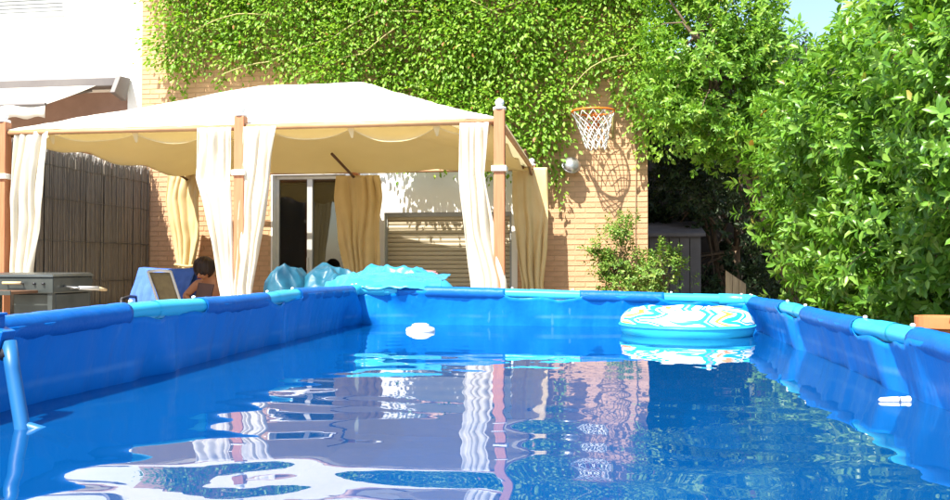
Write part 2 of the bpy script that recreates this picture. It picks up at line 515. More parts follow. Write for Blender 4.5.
def twigs(mb, base, tips, n_main, r0):
    base = Vector(base)
    for k in range(n_main):
        t = Vector(tips[k])
        mid = base.lerp(t, .5) + Vector((random.uniform(-.1, .1), random.uniform(-.1, .1), .12))
        mb.tube([base, base.lerp(mid, .5), mid, mid.lerp(t, .55) + Vector((0, 0, .03)), t], [r0, r0 * .7, r0 * .5, r0 * .3, r0 * .12], 5)

def clip_points(P, A, fn):
    k = np.array([fn(p) for p in P], bool)
    return P[k], A[k]

# ------------------------------------------------------------------ setting
def sheet(name, x0, x1, y0, y1, z, m):
    b = MB(); b.add([(x0, y0, z), (x1, y0, z), (x1, y1, z), (x0, y1, z)], [(0, 1, 2, 3)])
    return struct(b.build(name, m))
sheet('ground', -150, 150, -150, 150, 0, M['paving'])
bed = MB()
def bed_fn(u, v):
    x = 1.25 + u * 3.5; y = 1.2 + v * 8.2
    return (x, y, 0.52 + .10 * nz(x * 1.3, y * 1.3, 1) + .03 * nz(x * 6, y * 6, 3) if 0 < u < 1 and 0 < v < 1 else -0.02)
bed.grid(bed_fn, 40, 80)
struct(bed.build('planting_bed', M['soil'], smooth=True))

# ------------------------------------------------------------------ brick house
YW = 10.35
house = thing('brick_house', 'ochre brick house with white rendered bay, sliding glass door and roller shutter', 'house', (0, 0, 0))
XL, XR = -5.875, 0.615
DX0, DX1, DZ = -4.08, -3.12, 2.13           # sliding door opening
PX0, PX1 = -4.10, -0.95                     # white rendered bay
SX0, SX1, SZ = -2.62, -1.02, 1.64           # shutter
core = MB()
core.span((XL, YW, 0), (PX0, YW + .3, 6.4))
core.span((PX1, YW, 0), (XR, YW + .3, 6.4))
core.span((PX0, YW, 2.56), (PX1, YW + .3, 6.4))
core.span((XR - .3, YW + .3, 0), (XR, YW + 5.2, 6.4))
wall = core.build('wall', M['mortar'], house)
pl = MB()
pl.span((PX0, YW - .002, 0), (DX0, YW + .28, DZ)); pl.span((DX1, YW - .002, 0), (SX0, YW + .28, DZ))
pl.span((PX0, YW - .002, DZ), (PX1, YW + .28, 2.56))
pl.span((SX0, YW - .002, SZ), (SX1, YW + .28, DZ)); pl.span((SX1, YW - .002, 0), (PX1, YW + .28, DZ))
pl.span((SX0, YW - .002, 0), (SX1, YW + .28, .55))
pl.build('rendered_bay', M['plaster'], house)
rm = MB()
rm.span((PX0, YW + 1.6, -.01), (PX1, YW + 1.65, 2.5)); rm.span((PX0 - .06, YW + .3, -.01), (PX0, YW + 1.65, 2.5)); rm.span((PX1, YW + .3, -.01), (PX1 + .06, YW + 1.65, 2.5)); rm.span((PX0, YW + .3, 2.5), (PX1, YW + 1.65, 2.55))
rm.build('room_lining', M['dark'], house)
rf = MB(); rf.span((XL, YW - .25, 6.4), (XR + .2, YW + 5.4, 6.6)); rf.build('roof', M['terracotta'], house)
# bricks
BW, BH, MJ = 0.238, 0.052, 0.012
bm = MB(); bm.box((0, 0, 0), (BW, 0.02, BH)); brick_me = bm.mesh('brick', M['brick'])
rest = MB(); nb = 0; far_b = []
def brick_score(x, z):
    if -0.62 < x < XR and .62 < z < 3.2: return 0
    if x < -4.2 and .5 < z < 2.25: return 1
    if x < -5.2 and 2.9 < z < 4.5: return 1
    return 5
cells = []
row = 0; z = 0.02
while z < 6.3:
    off = 0 if row % 2 else (BW + MJ) / 2
    x = XL + 0.006 - off
    while x < XR - 0.03:
        a, b2 = max(x, XL + .004), min(x + BW, XR - .004)
        if b2 - a > .05:
            inside_bay = b2 > PX0 and a < PX1 and z < 2.57
            if inside_bay:
                if a < PX0 - .06 and b2 > PX0: b2 = PX0 - .006
                elif b2 > PX1 + .06 and a < PX1: a = PX1 + .006
                else: a = b2
            if b2 - a > .05:
                cells.append((brick_score((a + b2) / 2, z), random.random(), a, b2, z))
        x += BW + MJ
    z += BH + MJ; row += 1
cells.sort()
for i, (sc, _, a, b2, z) in enumerate(cells):
    c = ((a + b2) / 2, YW + .005 + random.uniform(-.0012, .0012), z + BH / 2)
    if i < 296:
        o = bpy.data.objects.new('brick', brick_me)
        o.location = c; o.scale.x = (b2 - a) / BW; o.parent = wall
        COL.objects.link(o)
    else:
        rest.box(c, (b2 - a, .02, BH))
stuff(rest.build('brick_courses', M['brick'], wall))
# sliding door
door = MB(); fr = .045
door.span((DX0, YW + .10, DZ - fr), (DX1, YW + .16, DZ)); door.span((DX0, YW + .10, 0), (DX0 + fr, YW + .16, DZ - fr)); door.span((DX1 - fr, YW + .10, 0), (DX1, YW + .16, DZ - fr))
dm = (DX0 + DX1) / 2 - .02
door.span((dm - .035, YW + .09, 0), (dm + .035, YW + .15, DZ - fr)); door.span((DX0 + fr, YW + .1, 0), (DX1 - fr, YW + .16, .06))
dr = door.build('sliding_door', M['alu'], house, bevel=.004)
for a, b2 in ((DX0 + fr, dm - .035), (dm + .035, DX1 - fr)):
    MB().span((a, YW + .125, .06), (b2, YW + .133, DZ - fr)).build('pane', M['glass'], dr)
MB().box((dm - .02, YW + .075, 1.0), (.02, .03, .16)).build('handle', M['alu'], dr, bevel=.004)
# roller shutter of slats
sh = MB(); sh.span((SX0, YW + .05, SZ - .05), (SX1, YW + .12, SZ)); sh.span((SX0, YW + .05, .55), (SX0 + .03, YW + .12, SZ - .05)); sh.span((SX1 - .03, YW + .05, .55), (SX1, YW + .12, SZ - .05))
shut = sh.build('roller_shutter', M['shutter_grey'], house)
slat = MB()
prof = [(-.0265, .012), (-.018, -.002), (0, -.006), (.018, -.002), (.0265, .012)]
hw = (SX1 - SX0) / 2 - .03
slat.add([(sx * hw, y, zz) for sx in (-1, 1) for zz, y in prof] + [(sx * hw, .02, zz) for sx in (-1, 1) for zz in (-.0265, .0265)],
         [(k, k + 5, k + 6, k + 1) for k in range(4)] + [(10, 11, 13, 12)])
slat_me = slat.mesh('slat', M['shutter'])
zz = .58
while zz < SZ - .06:
    o = bpy.data.objects.new('slat', slat_me); o.location = ((SX0 + SX1) / 2, YW + .075, zz); o.parent = shut; COL.objects.link(o)
    zz += .055
MB().tube([(.47, YW - .02, 3.2), (.48, YW - .02, 2.2), (.47, YW - .02, 1.4), (.485, YW - .02, 0)], .007, 6).build('cable', M['cable'], house)
MB().box((.545, YW - .03, 2.27), (.07, .05, .12)).build('junction_box', M['cable'], house, bevel=.005)

# ------------------------------------------------------------------ white neighbour house
nh = thing('white_house', 'white rendered house next door with grey shuttered upper window', 'house')
NW = MB(); X0 = -16
wx0, wx1, wz0, wz1 = -8.6, -7.03, 4.35, 5.6
bx0, bx1, bz1 = -8.6, -6.1, 3.3
NW.span((X0, YW + .05, bz1), (wx0, YW + .35, 7)); NW.span((wx1, YW + .05, bz1), (-5.88, YW + .35, 7)); NW.span((wx0, YW + .05, bz1), (wx1, YW + .35, wz0)); NW.span((wx0, YW + .05, wz1), (wx1, YW + .35, 7))
NW.span((X0, YW + .05, 0), (bx0, YW + .35, bz1)); NW.span((bx1, YW + .05, 0), (-5.88, YW + .35, bz1))
NW.build('wall', M['plaster'], nh)
MB().span((bx0, YW + .2, 0), (bx1, YW + .34, bz1)).build('brown_panel', M['brownwall'], nh)  # plain brown panel filling the opening below the awning
wf = MB(); wf.span((wx0, YW + .0, wz0 - .04), (wx1 + .03, YW + .2, wz0 + .003)); win = wf.build('window', M['plaster'], nh, bevel=.005)
so_ = MB(); so_.box((0, 0, 0), (wx1 - wx0 - .01, .012, .05)); sme = so_.mesh('slat', M['shutter_grey'])
z = wz0 + .03
while z < wz1:
    o = bpy.data.objects.new('slat', sme); o.location = ((wx0 + wx1) / 2, YW + .13, z); o.rotation_euler.x = R(-14); o.parent = win; COL.objects.link(o); z += .052
MB().span((wx0, YW + .16, wz0 + .003), (wx1, YW + .3, wz1)).build('window_back', M['dark'], win)
MB().span((X0, YW - .3, 7), (-5.9, YW + 6, 7.2)).build('roof', M['terracotta'], nh)

aw = thing('awning', 'cream awning rolled part way out from its grey box on white house', 'awning')
ab = MB(); ab.span((-12, YW - .16, 3.30), (-6.12, YW + .04, 3.42)); ab.build('cassette', M['awning_box'], aw, bevel=.015)
ec = MB()
ec.add([(-6.12, YW + .04, 3.44), (-6.12, YW - .20, 3.42), (-6.12, YW - .34, 3.18), (-6.12, YW - .06, 3.12), (-6.05, YW + .04, 3.44), (-6.05, YW - .20, 3.42), (-6.05, YW - .34, 3.18), (-6.05, YW - .06, 3.12)],
       [(0, 1, 2, 3), (7, 6, 5, 4), (0, 4, 5, 1), (1, 5, 6, 2), (2, 6, 7, 3), (3, 7, 4, 0)])
ec.build('end_cap', M['awning_box'], aw, bevel=.01)
af = MB(); af.grid(lambda u, v: (-12 + 5.58 * u - .0 * v, YW - .12 - 1.05 * v, 3.33 - .45 * v - .008 * math.sin(math.pi * v)), 20, 8)
af.build('canvas', M['awning'], aw, smooth=True, solid=.004)
av = MB(); av.grid(lambda u, v: (-12 + 5.58 * u, YW - 1.18 + .01 * math.sin(u * 60), 2.875 - .15 * v * (1 + .1 * math.sin(u * 120))), 120, 2); av.build('valance', M['awning'], aw, smooth=True, solid=.004)
MB().tube([(-12, YW - 1.17, 2.88), (-6.42, YW - 1.17, 2.88)], .022, 8).build('front_bar', M['awning_box'], aw)
MB().tube([(-6.5, YW - .12, 3.26), (-7.0, YW - .55, 3.05), (-6.55, YW - 1.12, 2.86)], .018, 8).build('folding_arm', M['awning_box'], aw)

# ------------------------------------------------------------------ reed fence
FX = -5.75
fence = thing('reed_fence', 'dark brown reed screen fence standing on an ochre stone kerb', 'fence')
kb = MB(); kb.span((FX - .12, 4.2, 0), (FX + .14, YW - .004, .50)); kb.build('kerb', M['kerb'], fence, bevel=.01)
rd = MB(); tp = MB()
y = 4.3
while y < YW - .03:
    h = 2.24 + .05 * nz(y * 2, 0, 0) + random.uniform(-.05, .05)
    r = random.uniform(.005, .0075)
    dx = random.uniform(-.012, .012); ln = random.uniform(-.02, .02)
    rd.tube([(FX + dx, y, .503), (FX + dx, y + ln * .5, 1.3), (FX + dx + random.uniform(-.01, .01), y + ln, h)], r, 5)
    if random.random() < .85:
        tp.tube([(FX + dx + .004, y + ln, h - .04), (FX + dx + random.uniform(-.03, .03), y + ln + random.uniform(-.03, .03), h + random.uniform(.02, .10))], .005, 4)
    y += random.uniform(.006, .010)
stuff(rd.build('reeds', M['reed'], fence)); stuff(tp.build('reed_tips', M['reed_tip'], fence))
bk = MB(); bk.span((FX - .05, 4.3, .503), (FX - .03, YW - .01, 2.15)); bk.build('backing', M['reed'], fence)
for zz in (.8, 1.25, 1.7, 2.05):
    MB().tube([(FX + .02, 4.3 + k * .1, zz + .006 * math.sin(k * 2.1)) for k in range(61)], .004, 5).build('binding_wire', M['steel_grey'], fence)

# ------------------------------------------------------------------ passage beside the house
bwall = MB(); bwall.span((-.0, 16.4, 0), (7, 16.6, 5)); tag(bwall.build('passage_backdrop', M['wallback']), 'added dark backdrop wall closing the passage beside the brick house', 'wall')  # added backdrop, coloured dark so the passage end stays black
shd = thing('garden_shed', 'low grey shed standing in shade at the end of passage', 'shed', (1.15, 14.3, 0))
MB().span((-.45, -.0, 0), (.55, 1.0, 1.45)).build('wall', M['shed'], shd)
MB().add([(-.52, -.08, 1.45), (.62, -.08, 1.45), (.62, 1.05, 1.7), (-.52, 1.05, 1.7), (-.52, -.08, 1.5), (.62, -.08, 1.5), (.62, 1.05, 1.75), (-.52, 1.05, 1.75)], [(0, 3, 2, 1), (4, 5, 6, 7), (0, 1, 5, 4), (1, 2, 6, 5), (2, 3, 7, 6), (3, 0, 4, 7)]).build('roof', M['shed'], shd)
for k in range(6):
    MB().box((-.37 + k * .165, -.012, .72), (.15, .02, 1.4)).build('plank', M['shed'], shd)
gt = thing('wooden_gate', 'pale wooden gate leaf with slanting top at passage mouth', 'gate', (1.51, 9.6, 0))
for k in range(3):
    h = .93 - .05 * k
    MB().add([(-.105 + k * .072, -.012, 0), (-.037 + k * .072, -.012, 0), (-.037 + k * .072, .012, 0), (-.105 + k * .072, .012, 0), (-.105 + k * .072, -.012, h), (-.037 + k * .072, -.012, h - .05), (-.037 + k * .072, .012, h - .05), (-.105 + k * .072, .012, h)],
             [(0, 3, 2, 1), (4, 5, 6, 7), (0, 1, 5, 4), (1, 2, 6, 5), (2, 3, 7, 6), (3, 0, 4, 7)]).build('plank', M['gatewood'], gt, bevel=.003)
MB().box((0, .03, .3), (.2, .03, .08)).build('rail', M['gatewood'], gt)
MB().box((0, .03, .72), (.2, .03, .08)).build('rail', M['gatewood'], gt)

# ------------------------------------------------------------------ pool
PXL, PXR, PY0, PY1 = -1.37, 0.825, 0.2, 4.80
WZ = 0.65
def rim_z(x, y):
    t = (x - PXL) / (PXR - PXL)
    return .853 - .05 * t - .004 * math.sin(y * 4.5)
pool = thing('frame_pool', 'rectangular blue frame pool with light blue top rails, full of water', 'pool', (0, 0, 0))
RP = .03
sides = {   # name: (start, end, outward normal, exposed pipe gaps in metres from start)
    'left': (Vector((PXL, PY0)), Vector((PXL, PY1)), Vector((-1, 0)), [(0.0, .22), (2.12, 2.60), (3.18, 3.56), (PY1 - PY0 - .16, PY1 - PY0)]),
    'far': (Vector((PXL, PY1)), Vector((PXR, PY1)), Vector((0, 1)), [(0, .24), (.86, 1.28), (1.74, 2.195)]),
    'right': (Vector((PXR, PY1)), Vector((PXR, PY0)), Vector((1, 0)), [(0, .12), (.90, 1.30), (1.98, 2.46), (4.4, 4.6)]),
    'near': (Vector((PXR, PY0)), Vector((PXL, PY0)), Vector((0, -1)), [(0, .2), (.9, 1.3), (2.0, 2.195)]),
}
def in_gap(d, gaps):
    g = 0
    for a, b in gaps:
        if a - .03 < d < b + .03:
            g = max(g, min(1, (d - a + .03) / .06, (b + .03 - d) / .06))
    return max(0, g)
for nm, (A, B, nrm, gaps) in sides.items():
    Ln = (B - A).length; T = (B - A) / Ln
    def rim(d, A=A, T=T):
        p = A + T * d
        sagv = 0
        return Vector((p.x, p.y, rim_z(p.x, p.y)))
    # liner wall, top edge hangs from the rail
    def wf_(u, v, Ln=Ln, nrm=nrm, gaps=gaps, rim=rim):
        d = u * Ln; t = rim(d)
        g = in_gap(d, gaps)
        top = t.z + .004 - .040 * g * (.6 + .4 * nz(d * 9, 3, 1))
        zz_ = top + (0.004 - top) * v
        bul = .045 * math.sin(math.pi * min(1, v * 1.15)) ** .8 * (.8 + .2 * math.sin(d * 4.6)) * min(1, max(0, min(d, Ln - d)) / .18)
        fold = .012 * nz(d * 9, zz_ * 1.6, 5 + nrm.x * 3) * (1 - v) + .006 * nz(d * 24, zz_ * 4, 9)
        edge = min(d, Ln - d)
        c = .02 * max(0, 1 - edge / .3) * math.sin(zz_ * 24 + d * 11)
        # joints pull creases
        for a, b in gaps:
            m_ = (a + b) / 2
            q = (d - m_) / .16
            if abs(q) < 2.5:
                fold += .016 * math.exp(-q * q) * math.sin(zz_ * 16 + q * 3.0) * (1 - v)
        inn = -.031 * (1 - min(1, v / .55)) ** 1.3
        o = bul + fold + c + inn
        return (t.x + nrm.x * o, t.y + nrm.y * o, zz_)
    MB().grid(wf_, int(Ln / .018), 44).build('liner_wall', M['liner'], pool, smooth=True, solid=.002)
    # rail pipe in light blue, sleeve in blue between gaps
    pts = [rim(d) for d in np.linspace(-.0, Ln, 40)]
    MB().tube(pts, RP * .92, 14).build('top_rail', M['pipe'], pool, smooth=True)
    last = 0
    cuts = []
    for a, b in gaps:
        if a - last > .05: cuts.append((last, a))
        last = b
    if Ln - last > .05: cuts.append((last, Ln))
    for a, b in cuts:
        n_ = max(6, int((b - a) / .03))
        ds = np.linspace(a, b, n_)
        mbs = MB()
        def sl_(u, v, a=a, b=b, rim=rim):
            d = a + (b - a) * u; t = rim(d)
            rr = RP * (1.10 + .05 * nz(d * 14, v * 4, 2) + (.05 * nz(d * 40, v * 9, 7)))
            q = 2 * math.pi * v
            return (t.x + nrm.x * rr * math.cos(q), t.y + nrm.y * rr * math.cos(q), t.z + rr * math.sin(q) - .003)
        mbs.grid(sl_, n_ * 2, 18)
        mbs.build('rail_sleeve', M['sleeve'], pool, smooth=True, solid=.002)
    # joints with pins and outer legs
    for a, b in gaps:
        m_ = min(max((a + b) / 2, 0.0), Ln)
        t = rim(m_)
        j = MB(); j.tube([rim(max(m_ - .07, 0)), rim(min(m_ + .07, Ln))], RP * .98, 14, cap=False)
        jo = j.build('rail_joint', M['pipe'], pool, smooth=True)
        for e in (max(a + .04, .02), min(b - .04, Ln - .02)):
            q = rim(e)
            MB().lathe([(.005, 0), (.007, .003), (.007, .007), (.003, .010)], (q.x, q.y, q.z + RP * .9), 10).build('rail_pin', M['pin'], jo, smooth=True)
        if .1 < m_ < Ln - .1:
            lg = MB(); f_ = Vector((t.x + nrm.x * .38, t.y + nrm.y * .38, .02))
            lg.tube([(t.x + nrm.x * .01, t.y + nrm.y * .01, t.z - .02), f_], .022, 10)
            lg.tube([f_, (t.x + nrm.x * .08, t.y + nrm.y * .08, .02)], .02, 10)
            lg.build('support_leg', M['pipe'], pool, smooth=True)
# corner elbows
for cx, cy in ((PXL, PY1), (PXR, PY1), (PXL, PY0), (PXR, PY0)):
    zc = rim_z(cx, cy)
    s1 = 1 if cx < 0 else -1; s2 = -1 if cy > 2 else 1
    pts = [(cx + s1 * .16, cy, rim_z(cx + s1 * .16, cy)), (cx + s1 * .05, cy, zc), (cx + s1 * .012, cy + s2 * .012, zc), (cx, cy + s2 * .05, zc), (cx, cy + s2 * .16, rim_z(cx, cy + s2 * .16))]
    MB().tube(pts, RP * 1.12, 14).build('corner_elbow', M['pipe'], pool, smooth=True)
    MB().tube([(cx - s1 * .06, cy - s2 * .06, zc - .03), (cx - s1 * .08, cy - s2 * .08, .0)], .02, 10).build('corner_leg', M['pipe'], pool, smooth=True)
fl = MB(); fl.grid(lambda u, v: (PXL - .05 + (PXR - PXL + .1) * u, PY0 - .05 + (PY1 - PY0 + .1) * v, .012 + .006 * nz(u * 9, v * 18, 2)), 50, 90)
fl.build('liner_floor', M['liner'], pool, smooth=True)

# water surface with ripples
waves = []
wr = random.Random(5)
for k in range(26):
    lam = wr.uniform(.22, .85) if k < 19 else wr.uniform(.11, .2)
    th = wr.gauss(math.pi / 2, .75)
    waves.append((2 * math.pi / lam * math.cos(th), 2 * math.pi / lam * math.sin(th), wr.uniform(0, 6.28), .0058 * lam / 6.28 * wr.uniform(.5, 1.5)))
nx, ny = 150, 320
xs = np.linspace(PXL - .06, PXR + .06, nx); ys = np.linspace(PY0 - .06, PY1 + .06, ny)
XX, YY = np.meshgrid(xs, ys)
ZZ = np.zeros_like(XX)
for kx, ky, ph, am in waves:
    ZZ += am * np.sin(kx * XX + ky * YY + ph)
mod = .27 + .50 * np.clip((2.7 - YY) / 1.4, 0, 1) * np.clip(.75 - .45 * XX, .3, 1.2) + .12 * np.sin(XX * 2.1 + YY * 1.3)
ZZ = ZZ * mod
V = np.stack([XX, YY, ZZ], -1).reshape(-1, 3)
ii = np.arange(nx * ny).reshape(ny, nx)
Q = np.stack([ii[:-1, :-1], ii[:-1, 1:], ii[1:, 1:], ii[1:, :-1]], -1).reshape(-1, 4)
wme = fast_mesh('pool_water', V, Q, np.zeros((0, 3), int), M['water'])
wme.polygons.foreach_set('use_smooth', [True] * len(wme.polygons))
wo = bpy.data.objects.new('pool_water', wme); wo.location.z = WZ; COL.objects.link(wo); struct(wo)

# ------------------------------------------------------------------ gazebo
gz = thing('gazebo', 'cream canopied gazebo on orange wooden posts with tied curtains', 'gazebo')
GX = (-5.0, -2.875, -0.745); GY0, GY1 = 6.6, 9.97
EZ = 2.115
POST = .085
pm = MB()
for gy in (GY0, GY1):
    for k, gx in enumerate(GX):
        top = 2.205 if gy == GY0 else 2.15
        p = MB(); p.span((gx - POST / 2, gy - POST / 2, 0), (gx + POST / 2, gy + POST / 2, top))
        po = p.build('post', M['wood_orange'], gz, bevel=.006)
        f = MB(); f.lathe([(.052, 0), (.052, .02), (.030, .026), (.026, .034), (.034, .046), (.037, .060), (.030, .078), (.012, .09), (.003, .094)], (gx, gy, top), 16)
        f.build('finial', M['white_cap'], po, smooth=True)
def beam(a, b, r=.022, m='wood_tan', name='beam'):
    return MB().tube([a, b], r, 10).build(name, M[m], gz, smooth=True)
for k in range(2):
    for gy in (GY0, GY1):
        beam((GX[k] + .04, gy, EZ), (GX[k + 1] - .04, gy, EZ))
for gx in (GX[0], GX[2]):
    beam((gx, GY0 + .04, EZ), (gx, GY1 - .04, EZ))
HD = (GY1 - GY0) / 2; YC = (GY0 + GY1) / 2
RL = ((GX[0] + HD) + .0 - .12, GX[2] - HD + .12)
RZ = 2.83
beam((RL[0], YC, RZ - .04), (RL[1], YC, RZ - .04))
for gx, rx in ((GX[0], RL[0]), (GX[2], RL[1])):
    for gy in (GY0, GY1):
        beam((gx, gy, EZ - .03), (rx, YC, RZ - .10), .018, 'wood_brown', 'rafter')
def roof_z(x, y):
    ex = min(x - GX[0], GX[2] - x) / (RL[0] - GX[0]); ey = min(y - GY0, GY1 - y) / HD
    t = max(0, min(ex, ey, 1))
    return t
def roof_fn(u, v):
    x = GX[0] - .02 + (GX[2] - GX[0] + .04) * u; y = GY0 - .012 + (GY1 - GY0 + .03) * v
    t = roof_z(x, y)
    sag = -.012 * math.sin(math.pi * t) * (1 + .4 * math.sin(x * 3)) + .010 * nz(x * 2.2, y * 2.2, 4)
    z = EZ + .024 + (RZ - EZ - .024) * t + sag * (t > 0) + .006 * nz(x * 9, y * 9, 1)
    # back edge of each bay bows inwards between the posts
    if v > .5:
        s = (x - GX[0]) / (GX[1] - GX[0]); s = s % 1.0 if x < GX[2] else 0
        bow = .15 * max(0, math.sin(math.pi * s)) ** .8 * max(0, (v - .5) * 2) ** 3
        y -= bow; z += .10 * bow
    return (x, y, z)
MB().grid(roof_fn, 90, 70).build('canopy', M['roof'], gz, smooth=True, solid=.004)
# inner lining tied under the beams
ties = [GX[0] + .15, GX[0] + .42, GX[0] + 1.18, GX[1] - .25, GX[1] + .2, GX[1] + .92, GX[1] + 1.62, GX[2] - .1]
def edge_sag(x):
    for a, b in zip(ties, ties[1:]):
        if a <= x <= b:
            return math.sin(math.pi * (x - a) / (b - a)) ** .8 * min(.125, .15 * (b - a)) * (.45 + .75 * abs(math.sin(a * 5.3 + 2.1)))
    return 0
def lin_fn(u, v):
    x = GX[0] + .05 + (GX[2] - GX[0] - .1) * u; y = GY0 + .04 + (GY1 - GY0 - .12) * v
    t = roof_z(x, y)
    e = max(0, 1 - v * 3); e2 = max(0, (v - .75) * 4)
    side = max(0, 1 - min(u, 1 - u) * 9)
    z = 2.085 + .33 * t ** .9 - edge_sag(x) * e ** 1.5 - .035 * abs(math.sin((x - GX[0]) * math.pi / 1.06)) * e2 - .06 * side * abs(math.sin(v * 3 * math.pi)) + .014 * nz(x * 3, y * 3, 8)
    if v > .5:
        s = ((x - GX[0]) / (GX[1] - GX[0])) % 1.0
        y -= .17 * max(0, math.sin(math.pi * s)) ** .8 * max(0, (v - .5) * 2) ** 3
    return (x, y, z)
MB().grid(lin_fn, 120, 70).build('ceiling_lining', M['lining'], gz, smooth=True, solid=.003)
for tx in ties:
    MB().add([(tx - .03, GY0 + .03, 2.10), (tx + .03, GY0 + .03, 2.10), (tx + .012, GY0 + .05, 2.02), (tx - .004, GY0 + .05, 2.02)], [(0, 1, 2, 3)]).build('tie_tab', M['lining'], gz, solid=.004)
for gx in GX:
    beam((gx, GY1 - .03, 2.03), (gx, GY1 - .95, 2.21), .016, 'wood_brown', 'brace')

def curtain(prof, y, folds, amp, m='curtain', tie=None, ymid=None, seed=0):
    """prof: list of (z, xl, xr) from top to bottom"""
    zs = [p[0] for p in prof][::-1]; ls = [p[1] for p in prof][::-1]; rs = [p[2] for p in prof][::-1]
    width0 = max(b - a for _, a, b in prof)
    def fn(u, v):
        z = prof[0][0] + (prof[-1][0] - prof[0][0]) * v
        l = float(np.interp(z, zs, ls)); r = float(np.interp(z, zs, rs))
        wob = .35 * nz(u * 2.0, z * 1.3, seed)
        ph = 2 * math.pi * folds * (u + .16 * nz(u * 2.3, z * .9, seed + 3)) + .9 * nz(z * 1.1, seed, 2)
        a = amp * (.5 + .4 * min(1.5, width0 / max(.08, r - l))) * max(.12, .55 + 1.1 * nz(u * 3.3, z * .9, seed + 4))
        x = l + (r - l) * u + .35 * a * math.cos(ph) + .03 * nz(u * 2.2, z * 1.7, seed + 9) * min(1, v * 4)
        yy = y + a * math.sin(ph) + .035 * nz(u * 2.2, z * 1.9, seed + 6) + .010 * nz(u * 9, z * 5, seed + 8)
        if v < .02: yy = y + (yy - y) * .5
        return (x, yy, z)
    c = MB().grid(fn, folds * 22, 60).build('curtain', M[m], gz, smooth=True, solid=.003)
    if tie:
        z = tie; l = float(np.interp(z, zs, ls)); r = float(np.interp(z, zs, rs))
        cx, hw_ = (l + r) / 2, (r - l) / 2 + .015
        ring = [(cx + hw_ * math.cos(q), y + (amp * 1.5 + .02) * math.sin(q), z + .012 * math.sin(2 * q)) for q in np.linspace(0, 2 * math.pi, 28)[:-1]]
        MB().tube(ring, .016, 8, closed=True).build('tie', M[m], c, smooth=True)
    return c
yf = GY0 - .01
curtain([(2.12, -4.90, -4.58), (1.9, -4.92, -4.60), (1.5, -4.93, -4.66), (.92, -4.93, -4.72), (.5, -4.78, -4.62), (.06, -4.74, -4.58)], yf, 4, .036, seed=1)
curtain([(2.115, -3.24, -2.94), (1.7, -3.25, -2.95), (1.2, -3.10, -2.92), (.75, -3.02, -2.89), (.06, -3.06, -2.88)], yf - .03, 4, .036, seed=2)
curtain([(2.115, -2.84, -2.56), (1.85, -2.84, -2.60), (1.35, -2.88, -2.66), (.8, -2.90, -2.76), (.06, -2.90, -2.74)], yf - .03, 4, .036, seed=3)
curtain([(2.105, -1.06, -.83), (1.7, -1.06, -.85), (1.2, -1.02, -.77), (.86, -.97, -.69), (.06, -.94, -.66)], yf - .02, 4, .034, seed=4)
yb = GY1 - .10
curtain([(2.12, -5.26, -4.80), (1.8, -5.30, -4.85), (1.3, -5.20, -4.84), (.98, -5.12, -4.92), (.06, -5.2, -4.85)], yb, 5, .05, 'curtain_shaded', tie=.98, seed=5)
curtain([(2.06, -3.10, -2.56), (1.8, -3.12, -2.52), (1.3, -3.08, -2.54), (.9, -3.00, -2.56), (.06, -3.02, -2.55)], yb, 5, .045, 'curtain_shaded', seed=6)
curtain([(2.12, -.97, -.56), (1.8, -.97, -.55), (1.2, -.92, -.56), (.78, -.84, -.60), (.06, -.88, -.58)], yb, 4, .045, 'curtain_shaded', seed=7)
for gx in GX:      # straps round the front posts
    st = MB(); z = 1.72 - .0
    st.span((gx - .06, GY0 - .06, z), (gx + .06, GY0 + .06, z + .045)); st.build('post_strap', M['strap'], gz, bevel=.006)

# ------------------------------------------------------------------ basketball hoop, lamp
hp = thing('basketball_hoop', 'orange basketball hoop with white net on the brick wall', 'hoop')
HC = Vector((-.03, 9.98, 2.775)); HR = .245
MB().tube([(HC.x + HR * math.cos(q), HC.y + HR * math.sin(q), HC.z) for q in np.linspace(0, 2 * math.pi, 49)[:-1]], .012, 10, closed=True).build('ring', M['hoop'], hp, smooth=True)
br = MB(); br.box((HC.x, YW - .018, HC.z - .05), (.16, .012, .2)); br.box((HC.x, (YW + HC.y + HR) / 2, HC.z - .012), (.10, YW - HC.y - HR, .012))
br.tube([(HC.x - .05, HC.y + HR, HC.z), (HC.x - .05, YW - .02, HC.z - .12)], .008, 6); br.tube([(HC.x + .05, HC.y + HR, HC.z), (HC.x + .05, YW - .02, HC.z - .12)], .008, 6)
br.build('bracket', M['hoop'], hp)
net = MB(); NS = 12; NL = 6
def npnt(i, l):
    t = l / NL
    r = HR * (1 - .52 * t ** .8); q = 2 * math.pi * (i + .5 * (l % 2)) / NS
    return Vector((HC.x + r * math.cos(q) + .035 * t, HC.y + r * math.sin(q), HC.z - .01 - .42 * t - .02 * math.sin(i * 2.1) * t))
for l in range(NL):
    for i in range(NS):
        a = npnt(i, l)
        for k in ((i, i + 1) if l % 2 else (i, i - 1)):
            b = npnt(k, l + 1)
            net.tube([a, a.lerp(b, .5) + Vector((0, 0, -.006)), b], .0055, 5)
net.build('net', M['net'], hp, smooth=True)
lp = thing('wall_lamp', 'round silver wall lamp below the vine beside the hoop', 'lamp')
LC = Vector((-.29, YW - .16, 2.175)); rt = Matrix.Rotation(R(20), 3, 'Y') @ Matrix.Rotation(R(55), 3, 'X')
MB().lathe([(.108 * math.cos(a) + .0005, .086 * math.sin(a)) for a in np.linspace(-math.pi / 2, math.pi / 2, 17)], LC, 24, rt).build('shade', M['silver'], lp, smooth=True)
MB().lathe([(.108, -.007), (.114, -.004), (.114, .004), (.108, .007)], LC, 24, rt).build('rim', M['silver'], lp, smooth=True)
MB().tube([LC + Vector((0, .04, 0)), (LC.x, YW - .008, LC.z - .01)], .018, 10).lathe([(.04, 0), (.04, .012)], (LC.x, YW - .012, LC.z - .01), 16, Matrix.Rotation(R(90), 3, 'X')).build('bracket', M['silver'], lp, smooth=True)

